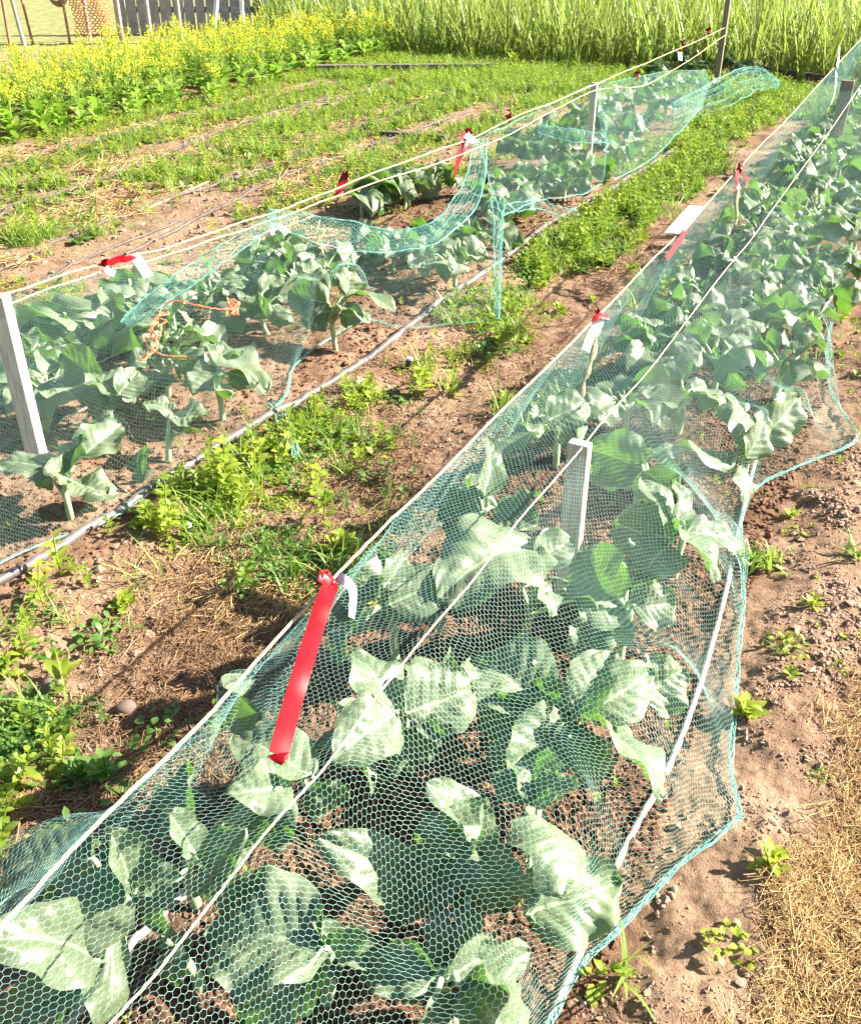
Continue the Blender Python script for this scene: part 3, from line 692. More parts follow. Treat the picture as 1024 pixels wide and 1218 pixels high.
hose([(60,1240),(100,1195),(140,1145),(195,1085),(262,1005),(330,930)],.009,'pipew','pale hose glinting through leaves at the bottom left of the right net')
hose([(-30,212),(0,203),(30,192),(60,178),(110,166),(160,157)],.011,'pipel','short curved brown hose nearest the yellow flowers')
hose([(-30,262),(0,252),(30,240),(60,232),(130,208),(215,176),(300,143),(370,122),(430,108),(485,88)],.011,'pipel','grey hose crossing the weedy field, second from the flowers')
hose([(-30,336),(0,321),(60,291),(130,264),(200,238),(280,212),(345,188),(420,155),(475,140)],.011,'pipel','pale hose in the weedy field, third from the flowers')
hose([(150,304),(190,283),(230,262),(300,225),(355,203),(405,186)],.011,'pipel','grey brown hose close behind the left bed ropes')
hose([(-30,380),(20,352),(70,325),(140,292),(215,262)],.009,'pipel','grey hose at the left edge, nearly touching the ropes of the left bed')
hose([(440,174),(480,160),(515,147),(560,130)],.011,'pipel','short grey hose beyond the uncovered plants')
# laths and boards lying on soil
def stick(px,w,h,mt,label,cat='board',name='board'):
    a=PG(*px[0],h/2+.01); b=PG(*px[1],h/2+.01); d=b-a; L=np.linalg.norm(d); s=np.cross(nrm(d),[0,0,1.])
    return solo(name,[box((a+b)/2,d,s,np.cross(s,nrm(d)),L/2,w/2,h/2,.003)],M[mt],label,cat,smooth=False)
stick([(178,247),(250,215)],.022,.01,'straw0','pale lath lying across the hoses in the weedy field','stick','lath')
stick([(448,157),(532,163)],.09,.03,'woodd','dark board half sunk in the weeds behind the uncovered plants')
stick([(375,82),(585,80)],.12,.09,'gwood','grey board along the foot of the tall onions')
stick([(880,78),(1010,98)],.1,.07,'woodd','dark board at the foot of the onions on the right')
stick([(800,84),(948,98)],.03,.02,'black','thin black strip on the ground beyond the net heap','strip','plastic_strip')
# ------------------------------------------------------------------ stakes
def stake(p,h,wx,wy,mt,label,lean=(0,0),rot=0,cat='stake',name='wooden_stake'):
    p=onG(p,-.06); az=nrm([lean[0],lean[1],1.0]); a=math.radians(27+rot)
    ax=np.array([math.cos(a),-math.sin(a),0]); ax=nrm(ax-az*np.dot(ax,az)); ay=np.cross(az,ax)
    L=h+.06
    return solo(name,[box(p+az*L/2,ax,ay,az,wx/2,wy/2,L/2,.002)],M[mt],label,cat,smooth=False)
stake(P(48,556,0),.615,.058,.045,'woodw','tall pale stake holding the ropes at the left edge of the picture',rot=-14)
b=P(689,532,.5); stake(np.array([b[0],b[1],0]),.495,.056,.034,'woodw','weathered stake standing under the right net at the picture middle',rot=2)
b=P(1008,97,.6); stake(np.array([b[0],b[1],0]),.6,.09,.03,'wood','grey brown stake under the net at the upper right corner')
b=P(707,98,.6); stake(np.array([b[0],b[1],0]),.6,.045,.03,'woodw','short pale stake where the upper left nets begin')
b=P(861,33,.62); stake(np.array([b[0],b[1],0]),1.5,.055,.045,'wood','tall brown post at the far end of the left bed')
# ------------------------------------------------------------------ ribbons and tags
def strip(pts,w,up,n=24,mat=0,twist=None,wend=None):
    q=catmull(pts,n); d=nrm(np.gradient(q,axis=0)); up=np.asarray(up,float)
    nn=nrm(up-d*(d@up)[:,None]); s=np.cross(d,nn); ww=np.full(n,w) if wend is None else np.linspace(w,wend,n)
    if twist is not None:
        a=np.linspace(0,twist,n)[:,None]; s=s*np.cos(a)+nn*np.sin(a); nn=np.cross(s,d)
    cols=[]
    th=.0004
    for side in (1,-1):
        for f in (-1,-.33,.33,1):
            cols.append(q+s*(ww/2*f)[:,None]*side+nn*(side*th+ .05*w*(1-f*f)))
    V=np.stack(cols,1).reshape(-1,3); i=np.arange(n-1)[:,None]*8; k=np.arange(8)[None]; k2=(k+1)%8
    Fq=np.stack([i+k,i+k2,i+8+k2,i+8+k],-1)[:,[0,1,2,4,5,6]].reshape(-1,4)
    return (V,Fq,mat,None)
def ribbon(knot,pts,w,up,label,kr=.012,twist=None,extra=None):
    e=empty('ribbon',knot,label,'ribbon')
    kn=[]
    g=np.random.default_rng(int(abs(knot[0]*1000)))
    for k in range(3): kn.append(strip([knot+g.normal(size=3)*kr*.3,knot+g.normal(size=3)*kr+[0,0,kr*.7],knot+g.normal(size=3)*kr*.8,knot+g.normal(size=3)*kr*.3],w*.6,g.normal(size=3),16))
    kn.append(blob(knot,kr*.8,3,2,(1,1,1)))
    link('knot',make_mesh('knot',kn,M['ribbon'],True,knot),e)
    link('tail',make_mesh('tail',[strip(pts,w,up,44,twist=twist)]+(extra or []),M['ribbon'],True,knot),e)
    return e
def netz(px,py,off=.012):
    z=.45
    for _ in range(6):
        p=P(px,py,z); u,v=UV(p); z=float(interp_grid(Hh,u,v))+off
    return P(px,py,z)
kp=P(394,694,.495)
rp=[kp,P(386,715,.508),P(376,745,.50),P(362,790,.514),P(350,830,.505),P(340,865,.518),P(331,899,.515)]
rp=[np.maximum(p,[-9,-9,0]) for p in rp]
tail_tip=strip([P(331,897,.516),P(332,902,.516),P(337,909,.516)],.034,(.1,-.5,.85),6,wend=.006)
ribbon(kp,rp,.034,(.28,-.45,.85),'long bright red ribbon tied to the rope, lying down over the near net',.014,twist=.25,extra=[tail_tip])
def tagpc(pts,w,up,label,mt='white',twist=None,name='tag',group=None):
    w=w*.75
    return solo(name,[strip(pts,w,up,14,twist=twist)],M[mt],label,'tag',group)
tagpc(PP([(402,686,.50),(412,692,.50),(420,705,.49),(418,735,.46)]),.028,(.3,-.8,.3),'cloudy plastic tag beside the knot of the long red ribbon','clear',.6)
ribbon(P(712,376,.505),PP([(706,382,.505),(712,376,.515),(724,378,.50)]),.02,(.2,-.5,.8),'short red ribbon knot above the white paper tag',.014)
tagpc(PP([(713,380,.50),(708,392,.47),(702,404,.44),(697,418,.41)]),.05,(.2,-.9,.2),'white paper tag hanging from the rope above the dry stem')
solo('dry_stem',tube(catmull([P(709,400,.46),P(703,430,.42),P(695,452,.38),P(690,478,.33)],16),np.array([.003,.006,.01,.012,.011]*3+[.004]),6),M['dry'],'dry brown stem hanging in the net below the white paper tag','stem')
ribbon(P(826,252,.51),PP([(826,252,.51),(818,268,.505),(808,286,.50),(792,308,.495)]),.022,(.6,-.4,.6),'thin dark red ribbon laid along the rope beside the flat white card',.01)
solo('card',[strip([P(800,278,.50),P(814,262,.52),P(828,246,.54)],.075,(-.3,-.5,.8),8)],M['white'],'flat rectangular white card clipped to the rope','card')
ribbon(P(879,202,.53),PP([(879,202,.53),(876,212,.51),(877,222,.48),(875,228,.46)]),.024,(.2,-.8,.3),'small red ribbon bow on the rope of the right net, farther up',.018,extra=[strip(PP([(884,206,.52),(888,216,.49),(887,224,.47)]),.02,(.4,-.7,.3),10)])
solo('dry_stem',tube(catmull(PP([(877,228,.46),(875,242,.43),(876,256,.40),(874,268,.37)]),12),np.linspace(.012,.005,12),6),M['dry'],'dry stem under the small red bow','stem')
tagpc(PP([(998,56,.68),(997,68,.64),(995,80,.60)]),.05,(.2,-.9,.1),'upright white tag on the rope at the upper right corner')
tagpc(PP([(994,86,.58),(993,103,.52),(990,118,.46),(982,134,.40)]),.055,(.3,-.8,.2),'long white tag hanging inside the net at the upper right corner',twist=.8)
solo('tag',[strip(PP([(645,637,.31),(650,632,.32),(656,640,.31),(655,662,.27)]),.018,(.4,-.7,.5),10)],M['white'],'small white tag low in the leaves left of the weathered stake','tag')
# left bed ribbons
ribbon(P(126,315,.60),PP([(128,314,.605),(140,309,.605),(152,307,.605),(160,304,.60)]),.03,(.1,-.6,.8),'red ribbon stretched along the rope near the leftmost stake',.012)
tagpc(PP([(125,318,.6),(130,323,.58),(137,326,.57)]),.03,(.1,-.8,.4),'small white tag under the knot of the stretched red ribbon')
tagpc(PP([(160,303,.605),(166,312,.58),(174,324,.56),(177,330,.55)]),.05,(.2,-.8,.4),'white strip tag hanging from the rope right of the stretched red ribbon')
ribbon(P(411,207,.62),PP([(411,207,.62),(407,218,.58),(402,234,.53)]),.035,(.2,-.9,.2),'narrow red ribbon on the left rope, by the uncovered plants',.009)
ribbon(P(556,158,.62),PP([(554,160,.62),(550,175,.57),(545,190,.53),(539,212,.47)]),.055,(.2,-.9,.2),'wide red ribbon hanging where the near left net is bunched up',.012,twist=1.0)
tagpc(PP([(553,160,.62),(558,164,.61),(565,170,.6)]),.06,(.1,-.6,.6),'white tag beside the wide hanging red ribbon')
for x,y,w,l in ((605,140,.02,'small red ribbon scrap on the left rope, second net'),(757,87,.03,'small red ribbon scrap hanging beyond the short pale stake'),(812,52,.03,'red ribbon scrap on the rope before the tall post'),(842,35,.04,'red ribbon scrap beside the tall post')):
    ribbon(P(x,y,.6),PP([(x,y,.6),(x+1,y+4,.57),(x,y+9,.53)]),w,(.2,-.9,.2),l,.014)
tagpc(PP([(808,62,.56),(809,72,.50)]),.05,(0,-1,.1),'white tag below the rope before the tall post')
# pegs
def peg(px,py,h,label,cap=True,tip=None):
    p=PG(px,py,0); top=p+np.array([.012,0.0,h]) if tip is None else tip
    e=empty('ground_peg',p,label,'peg')
    link('shaft',make_mesh('shaft',tube(np.array([p-[0,0,.02],(p+top)/2,top]),.012,8),M['black'],True,p),e)
    if cap: link('cap',make_mesh('cap',tube(np.array([top-[0,0,.002],top+[0.0005,0,.006]]),.0135,10),M['blue'],True,p),e)
peg(221,641,.05,'black peg with pale blue top in the weeds below the left bed')
peg(484,440,.05,'black peg with pale blue top right of the left bed hose')
for x,y,l in ((350,546,'black clip at the end of the trailing net tail'),(592,383,'black clip pinning the lower right corner of the near left net')):
    p=PG(x,y,.01); solo('net_clip',[blob(p,.022,5,2,(1,.7,.7)),box(p+[.012,0,.006],[1,.3,0],[-.3,1,0],[0,0,1],.016,.008,.008,.002)],M['black'],l,'clip')
for x,y,r,l in ((62,814,.026,'reddish round stone on the path, left one of two'),(150,842,.026,'reddish round stone on the path, nearer the straw')):
    solo('stone',[blob(PG(x,y,.01),r,x,3,(1,.9,.75))],M['stone'],l,'stone')
# ------------------------------------------------------------------ small plants templates
def blade(L,w,az,el,bend,n=5,fold=.25,r0=0.0,shape='leaf',z0=0.0,rnd=0.5):
    t=np.linspace(0,1,n); e=el-bend*t; dx=np.cos(e); dz=np.sin(e)
    x=r0+np.concatenate([[0],np.cumsum(dx[:-1])])*L/(n-1); z=z0+np.concatenate([[0],np.cumsum(dz[:-1])])*L/(n-1)
    wd=w/2*(np.sin(np.pi*np.clip(t*.9+.08,0,1))**.7 if shape=='leaf' else (1-t**1.6)*.95+.05)
    if shape=='leaf': wd=wd*np.where(t==0,.25,1)*np.where(t==1,.3,1)
    ca,sa=math.cos(az),math.sin(az); V=[]
    for k,f in enumerate((-1,0,1)):
        V.append(np.stack([x*ca-f*wd*sa,x*sa+f*wd*ca,z+abs(f)*wd*fold],1))
    V=np.stack(V,1).reshape(-1,3); i=np.arange(n-1)[:,None]*3; k=np.arange(2)[None]
    Fq=np.stack([i+k,i+k+1,i+3+k+1,i+3+k],-1).reshape(-1,4)
    return V,Fq,np.stack([np.full(len(V),rnd),np.repeat(t,3)],1)
def merge(parts):
    V=[];Fq=[];U=[];b=0
    for v,f,u in parts: V.append(v);Fq.append(f+b);U.append(u);b+=len(v)
    return np.concatenate(V),np.concatenate(Fq),np.concatenate(U)
def rosette(seed,n=8,L=.05,w=.024,el=.7):
    g=np.random.default_rng(seed)
    return merge([blade(L*g.uniform(.6,1.1),w*g.uniform(.7,1.1),k*2.4+g.normal()*.3,g.uniform(.2,el+.5),g.uniform(.3,1.2),5,.2,.004,rnd=g.random()) for k in range(n)])
def upright(seed,h=.12,n=14,L=.05,w=.025):
    g=np.random.default_rng(seed); ps=[]
    for k in range(n):
        z=h*(.1+.9*k/n); ps.append(blade(L*g.uniform(.7,1.1)*(1.1-.5*k/n),w*g.uniform(.8,1.1)*(1.1-.4*k/n),k*1.57+(k//2)*.5+g.normal()*.2,g.uniform(.3,.9),g.uniform(.4,1.2),5,.2,.004,z0=z,rnd=g.random()))
    V,Fq,_,u=tube(np.array([[0,0,-.01],[0,0,h*.5],[.004,0,h]]),.002,4,cap=False)[0]; ps.append((V,Fq,np.full((len(V),2),.6)))
    return merge(ps)
def tuft(seed,n=22,L=.14,w=.005,spread=.02,el0=.7):
    g=np.random.default_rng(seed); ps=[]
    for k in range(n):
        v,f,u=blade(L*g.uniform(.5,1.1),w,g.random()*6.28,g.uniform(el0,1.5),g.uniform(.2,1.6),6,.1,0,'grass',rnd=g.random()); v=v+np.array([g.normal()*spread,g.normal()*spread,0]); ps.append((v,f,u))
    return merge(ps)
def creeper(seed,R0=.08,n=60,L=.018):
    """low mat of small round leaves (purslane, chickweed)"""
    g=np.random.default_rng(seed); ps=[]
    for k in range(n):
        a=g.random()*6.28; r=R0*math.sqrt(g.random()); v,f,u=blade(L*g.uniform(.6,1.3),L*g.uniform(.45,.8),g.random()*6.28,g.uniform(0,1.0),.8,4,.2,0,rnd=g.random()); ps.append((v+np.array([r*math.cos(a),r*math.sin(a),g.random()*.03*(1.2-r/R0)]),f,u))
    return merge(ps)
def scatter(tmpl,pts,scale,seed,tilt=.15,mat=0,zoff=0):
    V,Fq,U=tmpl; g=np.random.default_rng(seed); n=len(pts)
    if n==0: return None
    a=g.random(n)*6.28; c,s=np.cos(a)[:,None],np.sin(a)[:,None]; sc_=np.broadcast_to(scale,(n,))[:,None]
    x=(V[None,:,0]*c-V[None,:,1]*s)*sc_; y=(V[None,:,0]*s+V[None,:,1]*c)*sc_; z=V[None,:,2]*sc_*np.ones_like(x)
    tx=g.normal(size=(n,1))*tilt; ty=g.normal(size=(n,1))*tilt
    X=x+z*tx+pts[:,0:1]; Y=y+z*ty+pts[:,1:2]; Z=z-x*tx-y*ty*.5+gz(pts[:,0],pts[:,1])[:,None]+zoff
    VV_=np.stack([X,Y,Z],-1).reshape(-1,3); FF=(Fq[None]+(np.arange(n)*len(V))[:,None,None]).reshape(-1,Fq.shape[1])
    uu=np.tile(U,(n,1)).reshape(n,-1,2); uu=uu.copy(); uu[:,:,0]=np.clip(uu[:,:,0]*.6+g.random((n,1))*.4,0,1)
    return (VV_,FF,mat,uu.reshape(-1,2))
def in_view(p,m=120,z=.1):
    x,y,d=proj(np.concatenate([p[:,:2],np.full((len(p),1),z)],1)); return (x>-m-60)&(x<W0+m+60)&(y>-200)&(y<H0+m)&(d>.2)
def cand(n,u0,u1,v0,v1,seed):
    g=np.random.default_rng(seed); u=g.uniform(u0,u1,n); v=g.uniform(v0,v1,n); p=np.stack([u*DU[0]+v*DV[0],u*DU[1]+v*DV[1]],1); k=in_view(p)
    return p[k],u[k],v[k],g
# ---- ground cover of weeds (uncountable)
T_ros=[rosette(s,8,.05,.024) for s in range(3)]; T_up=[upright(s+10,.09,12,.04,.018) for s in range(3)]; T_tf=[tuft(s+20,16,.13,.0045) for s in range(3)]; T_cr=[creeper(s+30,.08,46,.02) for s in range(3)]
C=[]
def add(tm,p,scale,seed,mat,tilt=.15):
    if len(p):
        scale=np.broadcast_to(scale,(len(p),)); hp_=np.concatenate(HP); dm=np.full(len(p),9.)
        for a in range(0,len(hp_),40): dm=np.minimum(dm,np.hypot(p[:,None,0]-hp_[None,a:a+40,0],p[:,None,1]-hp_[None,a:a+40,1]).min(1))
        k=dm>.055*scale+.01; p=p[k]; scale=scale[k]
    c=scatter(tm,p,scale,seed,tilt,mat)
    if c: C.append(c)
# path between beds: density rises with u
p,u,v,g=cand(9000,.2,12.5,-2.1,-1.12,41)
den=np.clip(.26+.15*(u-1.2),.08,1)*np.clip(fbm(p[:,0]*2.2+4,p[:,1]*2.2)*4+.75,0,1.4)*np.where((v>-1.75)&(v<-1.2),.55,1.3)
px_,py_,_=proj(np.concatenate([p,np.zeros((len(p),1))],1))
den=np.where((px_>480)&(v>-1.58-.1*np.sin(u*3))&(v<-1.15),den*.06,den)          # bare trodden part of the path
den=np.where(u>4,den*.55,den)
den=np.where((px_<420)&(py_>660)&(px_>110),den*.12,den)           # strawy bare patch
k=g.random(len(p))<den; p=p[k]; sz=.7+.8*g.random(len(p)); ty=g.integers(0,5,len(p))
for j,(tm,mt) in enumerate(((T_ros[0],0),(T_up[0],0),(T_cr[0],1),(T_up[1],0),(T_tf[0],2))): add(tm,p[ty==j],sz[ty==j],50+j,mt)
# dark creeping mat at the lower left of the path, and around the tag
for (cx,cy,rx,ry,n,mt,ii) in ((40,860,60,50,70,1,0),(20,900,50,30,30,1,1),(330,655,110,28,60,1,2),(300,600,90,30,26,0,1),(270,590,60,30,22,0,2),(450,590,60,30,20,1,0),(380,500,70,30,60,0,2),(420,520,60,30,40,1,1),(530,430,50,25,40,0,0),(620,380,40,30,40,0,1),(330,570,60,25,16,0,0)):
    gg=np.random.default_rng(n*7+cx); q=np.array([PG(cx+gg.normal()*rx*.55,cy+gg.normal()*ry*.55)[:2] for _ in range(n)]); vv=UV(q)[1]; q=q[(vv>-2.15)&(vv<-1.08)]
    h=len(q)//2; add(T_cr[ii],q[:h],.6,60+ii,mt); add(T_up[ii],q[h:],.55,61+ii,mt)
# weeds inside left bed, and right bed (sparse)
p,u,v,g=cand(420,1.2,11,-3.1,-2.15,42); k=g.random(len(p))<.5; p=p[k]; add(T_ros[1],p[::3],.5,70,0); add(T_up[2],p[1::3],.5,71,0); add(T_tf[1],p[2::3],.6,72,2)
p,u,v,g=cand(260,.6,8,-.95,-.25,43); add(T_ros[2],p[::2],.35,73,0); add(T_up[2],p[1::2],.35,74,0)
# field on the left
p,u,v,g=cand(40000,.8,13.5,-7.4,-3.1,44)
d_=np.hypot(p[:,0],p[:,1])
nz_=fbm(p[:,0]*1.1,p[:,1]*1.1,4)*3.2
den=np.clip(.38+.12*(u-3)+.10*(-v-3.6)+nz_*1.5,.06,1.1)*np.where(np.abs(((v+3.45)/.78+.12*fbm(u,v,2))%1-.5)>.30,.22,1)
k=g.random(len(p))<den*.62; p=p[k]; sz=(.6+.6*g.random(len(p))); ty=g.integers(0,7,len(p))
for j,(tm,mt) in enumerate(((T_ros[0],0),(T_up[0],0),(T_cr[1],0),(T_up[1],1),(T_up[2],0),(T_ros[2],1),(T_tf[0],2))): add(tm,p[ty==j],sz[ty==j]*.9,80+j,mt)
# thick grassy stretches in the field
for (cx,cy,rx,ry,n) in ((200,212,70,14,120),(300,180,60,12,90),(60,285,60,8,60),(450,120,60,14,110),(500,100,50,10,60),(640,95,70,10,80),(560,110,60,12,90),(350,150,40,10,50),(60,225,60,8,50)):
    gg=np.random.default_rng(n+cx); q=np.array([PG(cx+gg.normal()*rx*.55,cy+gg.normal()*ry*.55)[:2] for _ in range(n)]); add(T_tf[1],q[:n//3],1.2,90,2,.3); add(T_up[0],q[n//3:2*n//3],1.2,91,0); add(T_ros[1],q[2*n//3:],1.3,92,1)
# strip between the far ends of beds and onions
p,u,v,g=cand(3600,10.5,12.45,-6.8,1.6,45); sz=.9+.6*g.random(len(p)); add(T_up[0],p[::3],sz[::3],95,0); add(T_tf[2],p[1::3],sz[1::3],96,2); add(T_cr[0],p[2::3],sz[2::3]*1.2,97,0)
# far path grass between beds
for (cx,cy,rx,ry,n) in ((760,240,40,30,90),(800,190,50,18,90),(850,150,50,14,80),(700,290,30,30,50),(900,115,40,10,50),(760,200,30,20,40),(820,220,30,12,40)):
    gg=np.random.default_rng(n+cx); q=np.array([PG(cx+gg.normal()*rx*.6,cy+gg.normal()*ry*.6)[:2] for _ in range(n)]); vv=UV(q)[1]; q=q[(vv>-2.3)&(vv<-1.5)]; h=len(q)//3; add(T_tf[0],q[:h],1.25,98,2,.3); add(T_up[1],q[h:2*h],1.5,99,0); add(T_ros[2],q[2*h:],1.5,93,1)
# right verge: small scattered ones
p,u,v,g=cand(5200,.6,9,-.35,1.4,46); k_=v>np.interp(u,hu2,hv2)+.03; p=p[k_]; u=u[k_]; v=v[k_]; k=g.random(len(p))<.75*np.clip(.12+.4*(u-1.7),.05,1)*np.clip(fbm(p[:,0]*3,p[:,1]*3)*4+.5,.3,1.2)*np.where(v<.75,1,.3); p=p[k]; sz=.25+.55*g.random(len(p))**2
for j,tm in enumerate((T_ros[1],T_cr[0],T_up[1],T_tf[2])): add(tm,p[j::4],sz[j::4]*(.8 if j!=1 else .6),100+j,0 if j<3 else 2)
solo('weeds',C,[M['weed'],M['weedd'],M['grass']],'low green weeds covering paths and field','weeds',kind='stuff')
# ---- individual weeds one can point to
def weed(px,py,tm,s,label,mt='weed',z=0,seed=1):
    p=PG(px,py); c=scatter(tm,p[None,:2],s,seed,.12)
    o0=np.array([p[0],p[1],gz(p[0],p[1])]); o=link('weed',make_mesh('weed',[c],M[mt],True,o0),None,o0); tag(o,label,'weed')
LW=lambda s,n=9,L=.09,w=.05: merge([rosette(s,n+3,L*.72,w*.62,1.1),upright(s+50,L*.6,8,L*.5,w*.45)])
weed(268,590,upright(201,.20,22,.07,.035),1.0,'leafy upright weed growing beside the dark hose, left of the peg')
weed(200,640,upright(202,.10,12,.05,.026),1.0,'small leafy weed just left of the near black peg')
weed(130,760,creeper(203,.09,90,.026),1.0,'dark low weed clump on the path in front of the red ribbon','weedd')
weed(148,722,LW(204,7,.08,.045),1.0,'pale broad leaved weed atop the dark low clump on the path')
weed(8,800,LW(205,9,.10,.03),1.0,'bright narrow leaved weed at the left picture edge below the hose')
weed(65,862,LW(206,6,.06,.03),1.0,'bright little weed poking from the dark mat at the lower left')
weed(95,925,LW(207,8,.09,.04),1.0,'shaded broad leaved weed left of the rope at lower left','weedd')
weed(128,930,LW(208,6,.12,.05),1.0,'broad leaved weed with a pale fallen leaf near the rope','weedd')
weed(435,470,LW(209,10,.10,.055),1.0,'big pale leaved weed beside the dark hose end of the near left net')
weed(500,470,upright(210,.12,16,.07,.04),1.0,'pale leafy weed around the farther black peg')
weed(405,660,LW(211,12,.13,.06),1.0,'broad leaved weed in the shade right of the path, above the red knot','weed')
weed(345,690,tuft(212,44,.17,.008,.05,.3),1.0,'dark spreading grass tuft on the path above the straw','weedd')
weed(410,690,tuft(213,34,.17,.007,.04,.5),1.0,'grass tuft next to the rope above the red knot','grass')
weed(480,625,LW(214,7,.09,.04),1.0,'small broad leaved weed beside the rope, left of its shade','weedd')
weed(590,495,tuft(215,14,.22,.007,.02,1.0),1.0,'tall thin grass standing beyond the rope at picture middle','grass')
weed(600,480,LW(216,9,.08,.04),1.0,'weed at the foot of the tall thin grass','weed')
weed(665,372,LW(217,9,.08,.04),1.0,'weed on the shaded path left of the short red knot','weed')
weed(375,590,upright(218,.12,16,.05,.03),1.0,'bushy yellow green weed in the middle of the path')
weed(310,560,upright(219,.12,16,.06,.03),1.0,'yellow green weed under the trailing net tail')
weed(905,668,tuft(220,48,.085,.011,.03,.4),1.0,'dense bright grass tuft against the right hem','grass')
weed(885,850,LW(221,9,.08,.045),1.0,'pale lobed weed at the right hem below the grass tuft')
weed(915,1030,LW(222,8,.08,.035),1.0,'weed with long leaves on the bare soil at lower right')
weed(945,770,creeper(223,.06,36,.022),.9,'sparse creeping weed at the right picture edge, nearer')
weed(965,720,LW(224,8,.06,.02),1.0,'little weed with white leaf backs at the right picture edge')
weed(740,1165,tuft(225,9,.15,.008,.01,.5),1.0,'single grass plant sprouting outside the net corner at the bottom right','grass')
weed(725,1178,creeper(226,.05,26,.022),1.0,'low weed at the foot of the grass plant outside the net corner')
weed(865,1125,creeper(227,.05,30,.02),1.0,'tiny creeping weed left of the straw at lower right')
weed(1015,660,tuft(228,12,.12,.009,.02,.4),1.0,'grass tuft cut by the right picture edge','grass')
weed(940,615,LW(229,9,.05,.022),1.0,'small weed on sunlit soil right of the net corner')
weed(1000,385,upright(230,.10,16,.05,.025),1.1,'weed beside the upper right hem of the net','weed')
weed(980,425,tuft(231,20,.08,.006,.03,.4),1.0,'grass patch outside the upper right hem','grass')
weed(215,130,LW(232,9,.12,.06),1.0,'broad leaved weed below the mustard edge, left field')
weed(610,78,LW(233,14,.22,.11),1.1,'large leafy weed at the foot of the onions')
weed(420,190,tuft(234,30,.22,.008,.04,.7),1.0,'upright grass clump behind the narrow red ribbon','grass')
# ---- straw
def straw(n,fn,seed,L=(.03,.1),r=.0009,mat=0,lift=.012):
    g=np.random.default_rng(seed); q=fn(g,n); a=g.random(len(q))*math.pi; l=g.uniform(*L,len(q))
    el=g.normal(size=len(q))*.22
    d=np.stack([np.cos(a)*np.cos(el),np.sin(a)*np.cos(el),np.sin(el)],1)*l[:,None]/2
    c=np.concatenate([q,(gz(q[:,0],q[:,1])+g.random(len(q))*lift+.002)[:,None]],1)
    m=c+g.normal(size=c.shape)*.004; A=c-d; B=c+d
    rr=r*g.uniform(.6,1.8,len(q)); rd=g.random(len(q))
    for E in (A,B): E[:,2]=np.maximum(E[:,2],gz(E[:,0],E[:,1])+.001)
    s1=segs(A,m,rr,3,rd); s2=segs(m,B,rr,3,rd)
    return [(s1[0],s1[1],mat,s1[3]),(s2[0],s2[1],mat,s2[3])]
def reg(cx,cy,rx,ry,hard=False):
    def f(g,n):
        x=cx+g.normal(size=n)*rx; y=cy+g.normal(size=n)*ry
        p=np.array([P(a,b,0)[:2] for a,b in zip(x,y)]); v=UV(p)[1]
        k=(v<-1.1)&(v>-2.05)|(v>.12); return p[k]
    return f
def verge(g,n):
    v=g.uniform(-.05,1.1,n); u=g.uniform(.3,2.6,n)
    p=np.stack([u*DU[0]+v*DV[0],u*DU[1]+v*DV[1]],1)
    nz=fbm(p[:,0]*4,p[:,1]*4,4)
    dens=sm(-.05,.12,v-.06+nz*.35)*(1-sm(1.8,2.25,u-.25*v+nz*.5))
    return p[(g.random(n)<dens)]
C=straw(95000,verge,1,(.02,.09),.00052,0,.012)+straw(45000,verge,21,(.02,.07),.0006,1,.012)
C+=straw(500,verge,2,(.05,.12),.0012,0,.02)
C+=straw(5200,reg(290,720,75,55),3,(.02,.08),.0006,1,.008)+straw(3000,reg(250,840,90,60),4,(.02,.08),.0008,1,.01)+straw(1200,reg(330,690,60,30),5,(.03,.09),.0009,0,.012)
C+=straw(1200,reg(450,540,40,40),6,(.03,.1),.0009,1,.02)+straw(1500,reg(640,420,60,60),7,(.03,.1),.0009,1,.012)+straw(900,reg(740,300,40,30),8,(.04,.12),.0012,1,.012)
C+=straw(700,reg(80,950,60,40),10,(.03,.1),.0009,1,.01)
def fieldst(g,n):
    x=g.uniform(-20,420,n); y=g.uniform(140,320,n); p=np.array([P(a,b,0)[:2] for a,b in zip(x,y)]); v=UV(p)[1]; k=(v<-3.1)&(fbm(p[:,0]*1.4,p[:,1]*1.4)>.02); return p[k]
C+=straw(6000,fieldst,9,(.06,.25),.0018,0,.02)
solo('straw',C,[M['straw'],M['strawd']],'loose straw mulch on the path and right verge','straw',kind='stuff')
# ---- soil crumbs
import bmesh
bm=bmesh.new(); bmesh.ops.create_icosphere(bm,subdivisions=1,radius=1); iv=np.array([v.co[:] for v in bm.verts]); iff=np.array([[v.index for v in f.verts] for f in bm.faces]); bm.free()
def crumbs(p,r,seed,mat=0):
    g=np.random.default_rng(seed); n=len(p)
    d=1+.36*g.normal(size=(n,len(iv),1)); V=iv[None]*d*r[:,None,None]*np.array([1,1,.75]); a=g.random(n)*6.28
    x=V[...,0]*np.cos(a)[:,None]-V[...,1]*np.sin(a)[:,None]; y=V[...,0]*np.sin(a)[:,None]+V[...,1]*np.cos(a)[:,None]
    V=np.stack([x+p[:,0:1],y+p[:,1:2],V[...,2]+(gz(p[:,0],p[:,1])+r*.25)[:,None]],-1).reshape(-1,3)
    return (V,(iff[None]+(np.arange(n)*len(iv))[:,None,None]).reshape(-1,3),mat)
C=[]
p,u,v,g=cand(60000,.3,4.5,-1.1,-.2,51); k=g.random(len(p))<np.clip(1.3-u*.2,.3,1); p=p[k]; C.append(crumbs(p,g.gamma(1.5,.0018,len(p))+.001,1))
p,u,v,g=cand(15000,1.2,6.5,-3.1,-2.0,52); C.append(crumbs(p,g.gamma(2.5,.0013,len(p))+.0012,2))
p,u,v,g=cand(9000,.8,4,-2.0,-1.1,53); C.append(crumbs(p,g.gamma(1.5,.0015,len(p))+.001,3,1))
